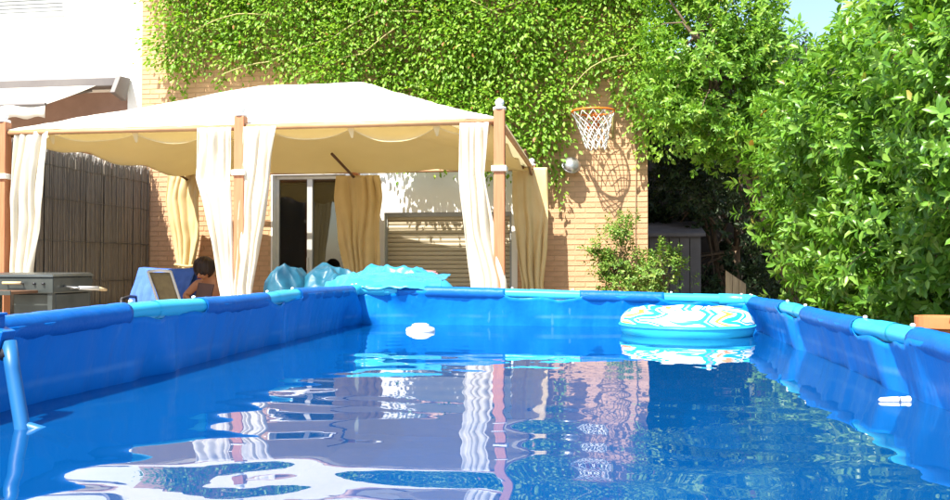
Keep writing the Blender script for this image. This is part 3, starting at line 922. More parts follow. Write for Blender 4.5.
# ------------------------------------------------------------------ barbecue
bq = thing('barbecue', 'dark grey metal barbecue cart with wooden handles beside the gazebo post', 'barbecue', (-4.12, 5.5, 0))
# local: x from -.45 to .35, y 0 (front) to .5
MB().span((-.45, 0, .79), (.34, .48, .905)).build('firebox', M['steel_grey'], bq, bevel=.008)
MB().add([(-.46, -.012, .908), (.35, -.012, .908), (.35, .49, .908), (-.46, .49, .908), (-.44, .01, .925), (.33, .01, .925), (.33, .47, .935), (-.44, .47, .935)], [(0, 3, 2, 1), (4, 5, 6, 7), (0, 1, 5, 4), (1, 2, 6, 5), (2, 3, 7, 6), (3, 0, 4, 7)]).build('lid', M['steel_grey'], bq, bevel=.004)
h = MB(); h.tube([(-.02, -.035, .865), (.12, -.035, .865)], .011, 10); ho = h.build('handle', M['wood_pale'], bq, smooth=True)
MB().tube([(-.01, 0, .865), (-.01, -.035, .865)], .006, 6).tube([(.11, 0, .865), (.11, -.035, .865)], .006, 6).build('handle_mount', M['silver'], ho)
for kx in (.2, .27, -.2):
    MB().tube([(kx, 0, .86), (kx, -.014, .86)], .009, 10).build('rivet', M['plastic_black'], bq, smooth=True)
MB().span((-.45, -.30, .795), (.24, -.016, .815)).build('front_shelf', M['wood_brown'], bq, bevel=.004)
MB().span((-.455, -.312, .79), (.245, -.302, .82)).build('shelf_edge', M['steel_grey'], bq, bevel=.002)
MB().span((.0, .05, .60), (.33, .45, .785)).build('ash_box', M['steel_dark'], bq, bevel=.006)
MB().span((-.05, .03, .52), (.37, .47, .545)).build('lower_tray', M['steel_grey'], bq, bevel=.004)
for lx in (-.42, .31):
    for ly in (.03, .45):
        MB().span((lx - .018, ly - .018, 0), (lx + .018, ly + .018, .79)).build('leg', M['steel_dark'], bq)
MB().tube([(.34, .12, .84), (.42, .12, .83), (.46, .12, .83)], .007, 8).build('fork_shaft', M['silver'], bq, smooth=True)
MB().tube([(.40, .22, .825), (.40, .45, .815)], [.014, .016], 10).build('side_handle', M['plastic_white'], bq, smooth=True)
MB().tube([(.34, .2, .825), (.40, .22, .825)], .007, 8).tube([(.34, .44, .815), (.40, .44, .815)], .007, 8).build('handle_bracket', M['silver'], bq)
MB().tube([(.40, .46, .812), (.40, .56, .80)], [.016, .010], 10).build('handle_tip', M['wood_pale'], bq, smooth=True)
MB().lathe([(.001, -.03), (.03, -.02), (.036, 0), (.03, .02), (.001, .03)], (.16, -.05, .615), 14).build('gas_knob', M['wood_pale'], bq, smooth=True)
MB().tube([(.16, -.04, .615), (.16, .05, .64)], .008, 6).build('knob_stem', M['steel_dark'], bq)

# ------------------------------------------------------------------ chairs
def chair(name, label, loc, rz, mframe, mseat, w=.46, seat_z=.43, top=.93, group=None, lean=.14):
    t = thing(name, label, 'chair', loc, rz, group)
    MB().span((-w / 2, -.22, seat_z), (w / 2, .22, seat_z + .03)).build('seat', M[mseat], t, bevel=.01)
    b = MB(); b.grid(lambda u, v: ((u - .5) * (w - .04), .22 + lean * v + .03 * math.cos((u - .5) * 2.6), seat_z + .10 + (top - seat_z - .12) * v), 8, 8)
    b.build('backrest', M[mseat], t, smooth=True, solid=.02)
    for sx in (-1, 1):
        x = sx * (w / 2 - .01)
        MB().tube([(x, -.20, seat_z + .2), (x, -.21, seat_z), (x * 1.05, -.24, 0)], .015, 8).build('leg', M[mframe], t, smooth=True)
        MB().tube([(x, .22 + lean, top), (x, .22, seat_z), (x * 1.05, .27, 0)], .015, 8).build('leg', M[mframe], t, smooth=True)
        MB().tube([(x, -.2, seat_z + .2), (x, 0, seat_z + .22), (x, .27, seat_z + .2)], .017, 8).build('armrest', M[mframe], t, smooth=True)
    MB().tube([(-w / 2 + .01, .22 + lean, top), (0, .22 + lean, top + .012), (w / 2 - .01, .22 + lean, top)], .015, 8).build('top_rail', M[mframe], t, smooth=True)
    return t
chair('garden_chair', 'black plastic chair under the draped blue towel', (-4.72, 8.55, 0), R(6), 'plastic_black', 'plastic_black', .50, .43, .90)
tw = MB()
def towel_fn(u, v):
    x = -5.04 + .66 * u
    s = (v - .42) / .58
    if v < .42:   # hangs behind
        k = 1 - v / .42
        z = .965 - .42 * k; y = 8.975 + .05 * k
    else:
        z = .965 - .52 * s; y = 8.86 - .24 * s - .02 * math.sin(s * 3)
    d = .022 * nz(u * 6, z * 3, 2) + .018 * math.sin(u * 22 + 2 * z) * (1 if v > .42 else -1) * min(1, abs(s) * 2)
    return (x + .02 * nz(z * 4, u * 3, 1), y - abs(d) if v > .42 else y + abs(d), z - .018 * math.sin(math.pi * u) * (1 - min(1, abs(s))) + (.02 * nz(u * 4, 3, 3) if v > .97 else 0))
tag(tw.grid(towel_fn, 60, 60).build('towel', M['towel'], smooth=True, solid=.008), 'blue towel draped over the back of a chair', 'towel')
# folding lounger with sling back seen from behind
fc = thing('folding_chair', 'folding chair with olive sling back in a pale frame, below the towel', 'chair', (-4.13, 7.75, 0), R(4))
for sx in (-1, 1):
    MB().tube([(sx * .115 - .08, .02, .925), (sx * .115 + .02, .18, .42), (sx * .115 + .02, .5, .38)], .013, 8).build('frame_tube', M['plastic_white'], fc, smooth=True)
    MB().tube([(sx * .115 + .02, .1, .5), (sx * .115 + .02, .45, 0)], .013, 8).build('leg', M['plastic_white'], fc, smooth=True)
    MB().tube([(sx * .115 + .02, .45, .4), (sx * .115 + .02, .12, 0)], .013, 8).build('leg', M['plastic_white'], fc, smooth=True)
MB().tube([(-.195, .02, .925), (-.08, .015, .937), (.035, .02, .925)], .013, 8).build('top_bar', M['plastic_white'], fc, smooth=True)
MB().grid(lambda u, v: ((u - .5) * .21 - .08 + .1 * v, .03 + .15 * v + .015 * math.sin(math.pi * v), .915 - .48 * v), 6, 10).build('sling_back', M['sling'], fc, smooth=True, solid=.006)
MB().grid(lambda u, v: ((u - .5) * .21 + .02, .18 + .31 * v, .425 - .04 * v - .03 * math.sin(math.pi * v)), 6, 8).build('sling_seat', M['sling'], fc, smooth=True, solid=.006)
chair('plastic_chair', 'pink plastic chair just showing behind the turquoise cover', (-1.27, 6.25, 0), R(180), 'plastic_pink', 'plastic_pink', .30, .42, .935, lean=.08)
chair('low_chair', 'low brown chair the person sits on beside the middle curtain', (-3.98, 8.62, 0), R(0), 'wood_brown', 'wood_brown', .42, .34, .66)

# ------------------------------------------------------------------ person seated, head bowed
def skin_figure(name, pts, edges, root, m, sub=2):
    me = bpy.data.meshes.new(name)
    names = list(pts)
    me.from_pydata([pts[k][0] for k in names], [(names.index(a), names.index(b)) for a, b in edges], [])
    me.materials.append(m)
    o = bpy.data.objects.new(name, me); COL.objects.link(o)
    sk = o.modifiers.new('skin', 'SKIN'); sk.use_smooth_shade = True
    for i, k in enumerate(names):
        r = pts[k][1]
        me.skin_vertices[0].data[i].radius = r if isinstance(r, tuple) else (r, r)
        me.skin_vertices[0].data[i].use_root = (k == root)
    s = o.modifiers.new('subdivision', 'SUBSURF'); s.levels = sub; s.render_levels = sub
    return o
PX, PY = -3.99, 8.42
P = {'pelvis': ((PX, PY + .22, .46), (.13, .10)), 'waist': ((PX, PY + .16, .58), (.115, .085)), 'chest': ((PX, PY + .06, .73), (.135, .095)),
     'neckb': ((PX - .005, PY - .02, .845), (.065, .055)), 'neck': ((PX - .01, PY - .075, .88), .048),
     'skull': ((PX - .02, PY - .12, .955), (.078, .088)), 'face': ((PX - .02, PY - .165, .90), (.064, .066)), 'chin': ((PX - .02, PY - .175, .845), (.034, .034))}
Eg = [('pelvis', 'waist'), ('waist', 'chest'), ('chest', 'neckb'), ('neckb', 'neck'), ('neck', 'skull'), ('skull', 'face'), ('face', 'chin')]
for s, sx in (('l', -1), ('r', 1)):
    sh_ = (PX + sx * .15, PY + .02, .80)
    el = (PX + sx * (.235 if sx < 0 else .20), PY - .10, .665 if sx < 0 else .64)
    wr_ = (PX + sx * .085, PY - .27, .60)
    hd = (PX + sx * .065, PY - .33, .60)
    P[s + 'sh'] = (sh_, .052); P[s + 'ua'] = (((sh_[0] + el[0]) / 2, (sh_[1] + el[1]) / 2, (sh_[2] + el[2]) / 2), .042)
    P[s + 'el'] = (el, .035); P[s + 'fa'] = (((el[0] + wr_[0]) / 2, (el[1] + wr_[1]) / 2, (el[2] + wr_[2]) / 2), .034); P[s + 'wr'] = (wr_, .023); P[s + 'hd'] = (hd, (.032, .018))
    Eg += [('chest', s + 'sh'), (s + 'sh', s + 'ua'), (s + 'ua', s + 'el'), (s + 'el', s + 'fa'), (s + 'fa', s + 'wr'), (s + 'wr', s + 'hd')]
    for k in range(4):
        a = (hd[0] + (k - 1.5) * .018, hd[1] - .035, hd[2] + .004); b = (a[0], a[1] - .03 + .004 * k, a[2] - .014); c = (b[0] - sx * .006, b[1] - .012, b[2] - .022)
        P[f'{s}f{k}a'] = (a, .0085); P[f'{s}f{k}b'] = (b, .008); P[f'{s}f{k}c'] = (c, .007)
        Eg += [(s + 'hd', f'{s}f{k}a'), (f'{s}f{k}a', f'{s}f{k}b'), (f'{s}f{k}b', f'{s}f{k}c')]
    P[s + 'ta'] = ((wr_[0] - sx * .035, wr_[1] - .03, wr_[2] + .01), .010); P[s + 'tb'] = ((wr_[0] - sx * .05, wr_[1] - .06, wr_[2] + .008), .008)
    Eg += [(s + 'wr', s + 'ta'), (s + 'ta', s + 'tb')]
    hip = (PX + sx * .085, PY + .18, .44); kn = (PX + sx * .13, PY - .20, .47); an = (PX + sx * .11, PY - .16, .09); toe = (PX + sx * .12, PY - .32, .035)
    P[s + 'hip'] = (hip, .078); P[s + 'th'] = (((hip[0] + kn[0]) / 2, (hip[1] + kn[1]) / 2, .46), .07); P[s + 'kn'] = (kn, .052); P[s + 'ca'] = ((kn[0], kn[1] + .03, .32), .05); P[s + 'an'] = (an, .033); P[s + 'toe'] = (toe, (.036, .024))
    Eg += [('pelvis', s + 'hip'), (s + 'hip', s + 'th'), (s + 'th', s + 'kn'), (s + 'kn', s + 'ca'), (s + 'ca', s + 'an'), (s + 'an', s + 'toe')]
body = skin_figure('person', P, Eg, 'pelvis', M['skin'])
tag(body, 'seated person with dark bobbed hair, bare arms and bowed head', 'person')
HCn = Vector((PX - .02, PY - .115, .975))
def hair_fn(u, v):
    q = 2 * math.pi * u
    front = max(0, -math.sin(q))
    vmax = .74 + .08 * (1 - front) + .05 * math.sin(q * 3) + .03 * math.sin(q * 11) - .05 * front ** 3
    a = math.pi * v * vmax
    r = 1 + .03 * math.sin(q * 17) + .05 * nz(u * 14, v * 3, 2)
    drop = .05 * max(0, v - .55)
    return HCn + Vector((.100 * r * math.sin(a) * math.cos(q), .112 * r * math.sin(a) * math.sin(q), .100 * math.cos(a) - drop))
MB().grid(hair_fn, 68, 20, cu=True).build('hair', M['hair'], body, smooth=True, solid=.012)
for sx in (-1, 1):
    MB().lathe([(.001, -.010), (.008, -.006), (.010, 0), (.008, .006), (.001, .010)], (PX - .02 + sx * .028, PY - .223, .912), 10).build('eye', M['plastic_black'], body, smooth=True)
MB().lathe([(.013, -.02), (.012, 0), (.004, .022)], (PX - .02, PY - .232, .885), 8).build('nose', M['skin'], body, smooth=True)
MB().tube([(PX - .045, PY - .212, .857), (PX - .02, PY - .218, .855), (PX + .005, PY - .212, .857)], .005, 6).build('mouth', M['shorts'], body, smooth=True)
shp = {'p': ((PX, PY + .215, .46), (.15, .115))}
she = []
for s, sx in (('l', -1), ('r', 1)):
    shp[s + 'h'] = ((PX + sx * .088, PY + .15, .45), .094); shp[s + 'k'] = ((PX + sx * .12, PY - .08, .468), .088)
    she += [('p', s + 'h'), (s + 'h', s + 'k')]
shp['w'] = ((PX, PY + .17, .56), (.13, .10)); she.append(('p', 'w'))
so2 = skin_figure('shorts', shp, she, 'p', M['shorts']); so2.parent = body
bo = MB(); bo.box((PX + .09, PY - .335, .705), (.17, .02, .20), Matrix.Rotation(R(-14), 3, 'X') @ Matrix.Rotation(R(6), 3, 'Y'))
tag(bo.build('wooden_board', M['board'], bevel=.004), 'dark brown board held up in front of the seated person', 'board')

# ------------------------------------------------------------------ crumpled turquoise cover behind the pool
def heap(name, label, c, rx, ry, h, m, seed, drop=.2, peak=True, cat='cover', group=None):
    b = MB()
    def fn(u, v):
        q = 2 * math.pi * u; t = v
        x = c[0] + rx * t * math.cos(q); y = c[1] + ry * t * math.sin(q)
        prof_ = (1 - t ** 2.2) if peak else (1 - t ** 5)
        base_ = h - drop
        z = base_ + drop * prof_ if t < .999 else .72
        wx = x + .05 * nz(x * 5, y * 5, seed + 20); wy = y + .05 * nz(x * 5, y * 5, seed + 30)
        f1 = noise.voronoi(Vector((wx * 5.5 + seed, wy * 5.5, seed)))[0]; f2 = noise.voronoi(Vector((wx * 12, wy * 12 + seed, seed)))[0]
        k = .05 * nz(wx * 4, wy * 4, seed) + .13 * (f1[0] - .4) + .05 * (f2[0] - .4) - .03
        z += k * (1 if .001 < t < .97 else .3)
        rr = 1 + .10 * nz(math.cos(q) * 2, math.sin(q) * 2, seed + 7)
        if t > .999: return (c[0] + rx * rr * 1.02 * math.cos(q), c[1] + ry * rr * 1.02 * math.sin(q), .722)
        return (c[0] + (x - c[0]) * rr, c[1] + (y - c[1]) * rr, z)
    b.grid(fn, 130, 70, cu=True)
    return tag(b.build(name, m, smooth=True), label, cat, group)
tb = thing('garden_table', 'wooden garden table carrying the crumpled covers behind the pool', 'table', (-1.55, 5.47, 0))
for k in range(6):
    MB().span((-.74, -.44 + k * .15, .69), (.74, -.30 + k * .15, .715)).build('plank', M['wood_tan'], tb, bevel=.004)
for lx in (-.66, .66):
    MB().span((lx - .03, -.42, .64), (lx + .03, .44, .688)).build('cross_rail', M['wood_tan'], tb, bevel=.004)
    for ly in (-.38, .40):
        MB().span((lx - .028, ly - .028, 0), (lx + .028, ly + .028, .638)).build('leg', M['wood_tan'], tb, bevel=.004)
heap('pool_cover', 'turquoise plastic cover heaped behind the far pool corner', (-1.34, 5.36, 0), .46, .36, .985, M['tarp'], 3, .16)
heap('crumpled_sheet', 'dark teal crumpled sheet at the left end of the heaped cover', (-2.03, 5.45, 0), .16, .2, 1.02, M['tarp_teal'], 11, .18)
heap('folded_tarp', 'teal and blue tarp folded between dark sheet and turquoise cover', (-1.76, 5.60, 0), .27, .28, .955, M['tarp_teal'], 19, .12, False)
# flap of the cover lying over the corner of the pool rail
def flap_fn(u, v):
    x = -1.50 + .62 * u; y = 5.12 - .36 * v
    z = rim_z(x, 4.8) + .045 + .05 * (1 - v) + .018 * nz(x * 9, y * 9, 4) + .012 * abs(nz(x * 20, y * 20, 6))
    if v > .85: z -= (v - .85) * .35 * (.6 + .8 * abs(nz(x * 6, 1, 1)))
    if u < .1: z -= (0.1 - u) * .5
    return (x, y + .03 * nz(x * 5, 1, 2), z)
tag(MB().grid(flap_fn, 60, 30).build('cover_flap', M['tarp'], smooth=True, solid=.003), 'pale turquoise plastic flap lying over far left corner of pool rail', 'cover')

# ------------------------------------------------------------------ things in the pool
rg = thing('swim_ring', 'turquoise inflatable swim ring printed white and orange, floating by far wall', 'swim ring', (.45, 4.40, WZ + .045), R(20))
MB().grid(lambda u, v: ((.24 + .092 * math.cos(2 * math.pi * v)) * math.cos(2 * math.pi * u), (.24 + .092 * math.cos(2 * math.pi * v)) * math.sin(2 * math.pi * u), .085 * math.sin(2 * math.pi * v) * (1 + .05 * math.sin(u * 44))), 72, 24, cu=True).build('tube', M['ring'], rg, smooth=True)
MB().tube([(.333 * math.cos(q), .333 * math.sin(q), .0) for q in np.linspace(0, 2 * math.pi, 61)[:-1]], .005, 6, closed=True).build('seam', M['pipe'], rg, smooth=True)
MB().lathe([(.012, 0), (.012, .012), (.008, .02), (.002, .022)], (0, -.24, .083), 12).build('valve', M['pin'], rg, smooth=True)
ds = thing('chlorine_floater', 'white round chlorine floater near the far left corner of pool', 'floater', (-.90, 4.32, WZ))
MB().lathe([(.02, -.07), (.04, -.06), (.045, -.01), (.072, -.006), (.076, .006), (.072, .018), (.05, .026)], (0, 0, 0), 28).build('float', M['pin'], ds, smooth=True)
MB().lathe([(.045, .026), (.044, .036), (.03, .042), (.004, .043)], (0, 0, 0), 24).build('cap', M['pin'], ds, smooth=True)
th = thing('pool_thermometer', 'slim white float resting by the right wall of pool', 'float', (.752, 2.30, WZ + .004), R(12))
MB().lathe([(.002, -.042), (.006, -.036), (.008, 0), (.007, .03), (.009, .034), (.009, .04), (.002, .043)], (0, 0, 0), 14, Matrix.Rotation(R(90), 3, 'Y')).build('float', M['pin'], th, smooth=True)
MB().lathe([(.0085, -.003), (.009, 0), (.0085, .003)], (.01, 0, 0), 14, Matrix.Rotation(R(90), 3, 'Y')).build('band', M['silver'], th, smooth=True)
pp = thing('suction_pipe', 'pale blue pipe hooked on the left pool wall, dipping in the water', 'pipe', (0, 0, 0))
MB().tube([(-1.272, 1.70, .83), (-1.255, 1.69, .77), (-1.213, 1.665, .652), (-1.19, 1.65, .59)], .0155, 12).build('tube', M['pipe_shaded'], pp, smooth=True)
MB().tube([(-1.213, 1.665, .655), (-1.17, 1.69, .635), (-1.13, 1.71, .61)], .012, 10).build('outlet', M['pipe_shaded'], pp, smooth=True)
MB().tube([(-1.275, 1.702, .812), (-1.268, 1.698, .795)], .019, 12).build('collar', M['plastic_black'], pp, smooth=True)
hk = MB(); hk.box((-1.292, 1.70, .838), (.034, .045, .042), Matrix.Rotation(R(18), 3, 'Y')); hk.box((-1.338, 1.70, .8895), (.10, .04, .006)); hk.box((-1.298, 1.70, .872), (.006, .04, .03)); hk.box((-1.41, 1.70, .86), (.008, .04, .06)); hk.box((-1.398, 1.70, .8895), (.02, .04, .006))
hk.build('hook', M['sleeve'], pp, bevel=.008)

# ------------------------------------------------------------------ terracotta pot
pt = thing('flower_pot', 'terracotta pot sitting under the hedge beyond the right pool wall', 'pot', (1.40, 3.72, .535))
MB().lathe([(.06, 0), (.065, .01), (.088, .20), (.10, .205), (.10, .25), (.088, .25), (.08, .21), (.02, .20)], (0, 0, 0), 24).build('pot', M['terracotta'], pt, smooth=False)
MB().lathe([(.09, .20), (.05, .215), (.01, .22)], (0, 0, 0), 16).build('soil', M['soil'], pt)

# ------------------------------------------------------------------ plants
big_leaf = leaves_mesh('leaf', np.zeros((1, 3)), np.array([[1., 0, 0]]), np.array([[0, 0, 1.]]), np.array([1.]), np.array([.36]), M['leaf_big'], np.array([.5]))

def shrub(name, label, base, c, r, n, llen, lw, m, seed, clumps=70, cl_r=.16, per=8, stems=5, group=None, keep=None, big=0, kind='shrub', inner=.45, stem_r=.022):
    t = thing(name, label, kind, base, 0, group)
    cl = np.array(c) - np.array(base)
    tips, ax = crown_points(n, cl, r, clumps, cl_r, inner, seed=seed)
    if keep is not None:
        tips, ax = clip_points(tips, ax, lambda p: keep(p[0] + base[0], p[1] + base[1], p[2] + base[2]))
    P_, D_, N_, L_ = rosettes(tips, ax, per, llen)
    tint = rng.uniform(0, 1, len(P_))
    tint = np.clip(tint * .75 + .25 * np.tile(rng.uniform(0, 1, len(tips)), per), 0, 1)
    lone = np.zeros(len(P_), bool)
    if big:
        # the leaves that show largest become single parts: outermost ones towards the viewer
        W_ = P_ + np.array(base)
        s_ = np.linalg.norm(W_ - np.array([0, 0, 1.0]), axis=1)
        ang = np.degrees(np.arctan2(W_[:, 0], W_[:, 1]))
        elv = (W_[:, 2] - 1) / W_[:, 1]
        vis = (ang < 20.5) & (elv > -.1) & (elv < .31) & (W_[:, 1] > .5)
        depth = s_ + (~vis) * 100
        # front-most per angular cell
        cell = np.round(ang * 1.2).astype(int) * 1000 + np.round(elv * 60).astype(int)
        order = np.argsort(depth)
        seen = {}; pick = []
        for i in order:
            if not vis[i]: break
            k = cell[i]
            if seen.get(k, 0) < 3:
                seen[k] = seen.get(k, 0) + 1; pick.append(i)
            if len(pick) >= big: break
        lone[pick] = True
        for i in pick:
            d = Vector(D_[i]).normalized(); s = d.cross(Vector(N_[i])).normalized(); u = s.cross(d)
            mt = Matrix(((d.x, -s.x, u.x, P_[i][0]), (d.y, -s.y, u.y, P_[i][1]), (d.z, -s.z, u.z, P_[i][2]), (0, 0, 0, 1)))
            o = bpy.data.objects.new('leaf', big_leaf)
            o.parent = t; o.matrix_local = mt @ Matrix.Diagonal((L_[i], L_[i] * lw / .36, L_[i], 1))
            COL.objects.link(o)
    k = ~lone
    me = leaves_mesh('foliage', P_[k], D_[k], N_[k], L_[k], L_[k] * lw, m, tint[k])
    f = bpy.data.objects.new('foliage', me); f.parent = t; COL.objects.link(f); stuff(f)
    sb = MB()
    sel = rng.permutation(len(tips))[:stems * 9]
    for q in range(stems):
        bx = Vector((random.uniform(-.08, .08), random.uniform(-.08, .08), 0))
        fork = Vector(cl) + Vector((random.uniform(-.4, .4) * r[0], random.uniform(-.4, .4) * r[1], random.uniform(-.5, .1) * r[2]))
        mid = bx.lerp(fork, .5) + Vector((random.uniform(-.06, .06), random.uniform(-.06, .06), 0))
        sb.tube([bx, mid, fork], [stem_r, stem_r * .85, stem_r * .6], 7)
        twigs(sb, fork, tips[sel[q * 9:(q + 1) * 9]], min(9, len(sel[q * 9:(q + 1) * 9])), stem_r * .5)
    sb.build('trunk', M['bark'], t, smooth=True)
    return t

HG = 'evergreen hedge shrubs along the right side of pool'
bz = .45
shrub('hedge_shrub', 'evergreen shrub at the far end of hedge beside the dark passage', (2.15, 7.35, bz), (2.12, 7.35, 1.72), (.72, .75, 1.2), 2300, .10, .40, M['leaf_hedge'], 31, 110, .15, group=HG)
shrub('hedge_shrub', 'bushy evergreen shrub second from the passage in the hedge', (2.05, 6.1, bz), (2.02, 6.1, 1.58), (.74, .72, 1.08), 2300, .10, .40, M['leaf_hedge'], 32, 110, .15, group=HG, big=120)
shrub('hedge_shrub', 'tall evergreen hedge shrub right of the patch of sky', (2.0, 4.95, bz), (2.0, 4.95, 1.60), (.70, .72, 1.16), 2700, .088, .40, M['leaf_hedge'], 33, 110, .15, group=HG, big=280, keep=lambda x, y, z: z > .60 + (.40 if x > 1.75 else 0))
shrub('hedge_shrub', 'nearest evergreen hedge shrub, above the terracotta pot at right edge', (2.0, 3.85, bz), (1.92, 3.85, 1.70), (.66, .65, 1.1), 2300, .078, .40, M['leaf_hedge'], 34, 100, .15, group=HG, big=240, keep=lambda x, y, z: z > 1.16 + .08 * math.sin(y * 7))
# tree over the passage mouth
shrub('passage_tree', 'dense leafy tree overhanging the dark passage beside the brick wall', (2.3, 9.3, 0), (1.27, 8.9, 3.25), (.78, .75, 1.2), 3800, .08, .40, M['leaf_tree'], 41, 130, .17, per=8, stems=4, kind='tree', stem_r=.04, keep=lambda x, y, z: x < 2.0 - .2 * (z - 3.0) or z < 2.9)
shrub('added_shade_tree', 'dark tree crown added to shade the passage behind the leafy tree', (2.9, 11.9, 0), (1.7, 11.6, 3.2), (1.3, 1.6, 1.3), 2600, .10, .4, M['leaf_shaded'], 42, 120, .25, per=8, stems=4, kind='tree', stem_r=.05, keep=lambda x, y, z: z < 3.7)  # added crown that keeps sun and sky off the passage
shrub('added_dark_shrub', 'dark shrub added as backing on the right side of the passage', (2.7, 9.9, 0), (2.6, 10.2, 1.4), (.75, 1.3, 1.35), 1800, .09, .4, M['leaf_shaded'], 43, 90, .2, per=8, stems=4)  # added dark mass that blackens the right of the passage
shrub('added_backing_tree', 'dark evergreen added as backing far behind the passage', (2.4, 15.3, 0), (2.4, 15.2, 2.0), (1.8, .8, 1.8), 2200, .13, .4, M['leaf_shaded'], 44, 110, .25, per=8, stems=4, kind='tree', stem_r=.06)  # added dark mass that blackens the view through the passage
shrub('wall_bush', 'loose yellow green bush growing against the brick wall under the hoop', (.28, 9.95, 0), (.28, 9.9, 1.0), (.34, .26, .62), 620, .05, .5, M['leaf_bush'], 51, 46, .09, per=8, stems=5, stem_r=.010, inner=.3)
shrub('small_bush', 'small sprawling bush at the corner of the brick wall', (.72, 9.75, 0), (.72, 9.7, .85), (.28, .25, .36), 220, .055, .5, M['leaf_bush'], 52, 18, .09, per=8, stems=4, stem_r=.009, inner=.3)
shrub('low_plant', 'low leafy plant behind the right end of the pool wall', (1.50, 3.30, .5), (1.46, 3.30, .70), (.20, .22, .13), 130, .06, .4, M['leaf_bush'], 53, 18, .07, per=7, stems=3, stem_r=.008, inner=.3)

# climbing vine over the house front
vine = thing('climbing_vine', 'bright green climbing vine covering the upper brick wall behind gazebo', 'vine', (-2.0, YW, 0))
def zlow(x):
    # lower edge of the vine along the wall
    pts = [(-5.55, 4.2), (-5.4, 3.45), (-5.1, 3.3), (-4.9, 3.45), (-4.3, 3.42), (-3.6, 3.2), (-3.0, 2.55), (-2.4, 2.35), (-1.6, 2.25), (-1.1, 2.15), (-.75, 2.2), (-.42, 2.25), (-.34, 2.95), (-.1, 3.12), (.25, 3.15), (.45, 2.95), (.62, 2.6), (.75, 2.35), (.95, 2.3)]
    return float(np.interp(x, [p[0] for p in pts], [p[1] for p in pts])) + .13 * nz(x * 5, 2, 2)
cl_n = 620
cx = rng.uniform(-5.5, .85, cl_n); cz = rng.uniform(2.1, 5.1, cl_n)
okk = np.array([zc > zlow(xc) + .06 and not (xc > .68 and zc > 4.9) for xc, zc in zip(cx, cz)])
cx, cz = cx[okk], cz[okk]
dep = np.array([.10 + .26 * max(0, .5 + nz(a * 1.4, b * 1.4, 3)) + .10 * nz(a * 4, b * 4, 8) for a, b in zip(cx, cz)])
cnt = 92
Vp = []; Va = []; 
for a, b, d in zip(cx, cz, dep):
    n_ = cnt
    o_ = rng.normal(size=(n_, 3)) * np.array([.15, .075, .14])
    p = np.stack([a + o_[:, 0], YW - .04 - max(.03, d) - o_[:, 1] * .8, b + o_[:, 2]], 1)
    Vp.append(p); Va.append(o_ * np.array([2, 1, 2]) + np.array([0, -.55, -.35]))
Vp = np.concatenate(Vp); Va = np.concatenate(Va)
# back layer close to the wall, plus trailing strands
nbk = 15000
bx = rng.uniform(-5.45, .8, nbk); bzv = rng.uniform(2.2, 5.1, nbk)
ok2 = np.array([b > zlow(a) + .1 for a, b in zip(bx, bzv)])
Vp = np.concatenate([Vp, np.stack([bx, YW - rng.uniform(.03, .14, nbk), bzv], 1)[ok2]]); Va = np.concatenate([Va, (rng.normal(size=(nbk, 3)) * .5 + np.array([0, -.4, -.5]))[ok2]])
vs_ = MB()
strands = [(-5.35, 3.6, .5), (-5.2, 3.45, .35), (-5.45, 4.0, .55), (-4.75, 3.4, .2), (-.5, 2.3, .35), (-.43, 2.25, .55), (-.36, 2.9, .45), (.42, 3.0, .55), (.52, 2.9, .75), (.58, 2.7, .35), (.2, 3.15, .25), (-.62, 2.25, .3), (.33, 3.1, .3), (.66, 2.5, .3), (-1.9, 2.3, .2), (-1.5, 2.25, .18), (-2.2, 2.35, .22), (-1.3, 2.2, .2)]
sp_, sa_ = [], []
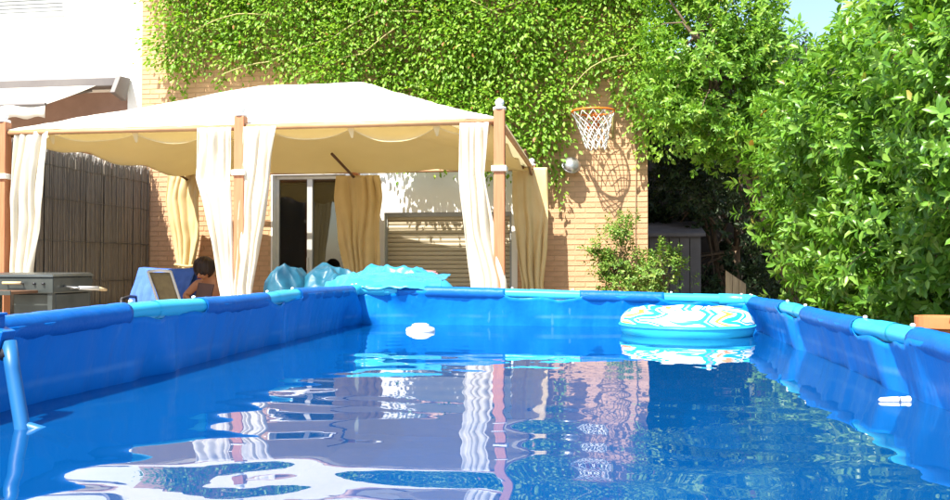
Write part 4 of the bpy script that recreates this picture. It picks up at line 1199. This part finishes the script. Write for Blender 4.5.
for x, z0, ln in strands:
    q = [(x + .05 * nz(x * 7, t, 1) * t, YW - .05 - .05 * math.sin(t * 2), z0 + .15 - (ln + .15) * t) for t in np.linspace(0, 1, 7)]
    vs_.tube(q, [.005, .005, .004, .004, .003, .003, .002], 5)
    for k in range(int(ln * 75)):
        t = random.random(); i_ = min(5, int(t * 6))
        sp_.append((q[i_][0] + random.gauss(0, .035), q[i_][1] - abs(random.gauss(0, .02)), z0 - ln * t + random.gauss(0, .02))); sa_.append((random.gauss(0, .6), -.5, -.6))
Vp = np.concatenate([Vp, np.array(sp_)]); Va = np.concatenate([Va, np.array(sa_)])
# long runners across the leaves
for pts_ in ([(-4.6, 3.35), (-4.0, 3.5), (-3.2, 3.75), (-2.6, 4.05), (-1.9, 4.0)], [(-3.4, 3.4), (-2.8, 3.55), (-2.2, 3.95)], [(-.35, 2.95), (-.05, 3.3), (.35, 3.42), (.75, 3.75)], [(-5.0, 3.9), (-4.4, 4.1), (-3.7, 4.0)], [(-1.9, 4.3), (-1.2, 4.0), (-.6, 4.15)]):
    q = []
    for (a, b), (c_, d_) in zip(pts_, pts_[1:]):
        for t in np.linspace(0, 1, 5)[:-1]:
            q.append((a + (c_ - a) * t, YW - .36 + .05 * nz(a + t, b, 2), b + (d_ - b) * t + .03 * math.sin(t * 3.1)))
    vs_.tube(q, .0075, 6)
for k in range(9):
    x = -5.0 + k * .65
    vs_.tube([(x + .12 * nz(k, t, 1), YW - .06, 1.7 * 0 + 2.5 + .9 * (k < 3) + t * 2.4) for t in np.linspace(0, 1, 9)], .014, 6)
mv = Vp.shape[0]
tn = rng.uniform(0, 1, mv); 
clm = np.array([.5 + .5 * nz(p[0] * 2.2, p[2] * 2.2, 12) for p in Vp])
tint = np.clip(.68 * tn + .32 * clm + (tn > .988) * 1, 0, 1)
Lv = rng.uniform(.042, .080, mv)
Nn = rng.normal(size=(mv, 3)) * .62 + np.array([-.2, -.65, .75])
off = np.array([-2.0, YW, 0])
f = bpy.data.objects.new('foliage', leaves_mesh('foliage', Vp - off, Va, Nn, Lv, Lv * .52, M['leaf_vine'], tint)); f.parent = vine; COL.objects.link(f); stuff(f)
vs_.v = [(a - off[0], b - off[1], c_) for a, b, c_ in vs_.v]
vs_.build('stems', M['vine_stem'], vine, smooth=True)
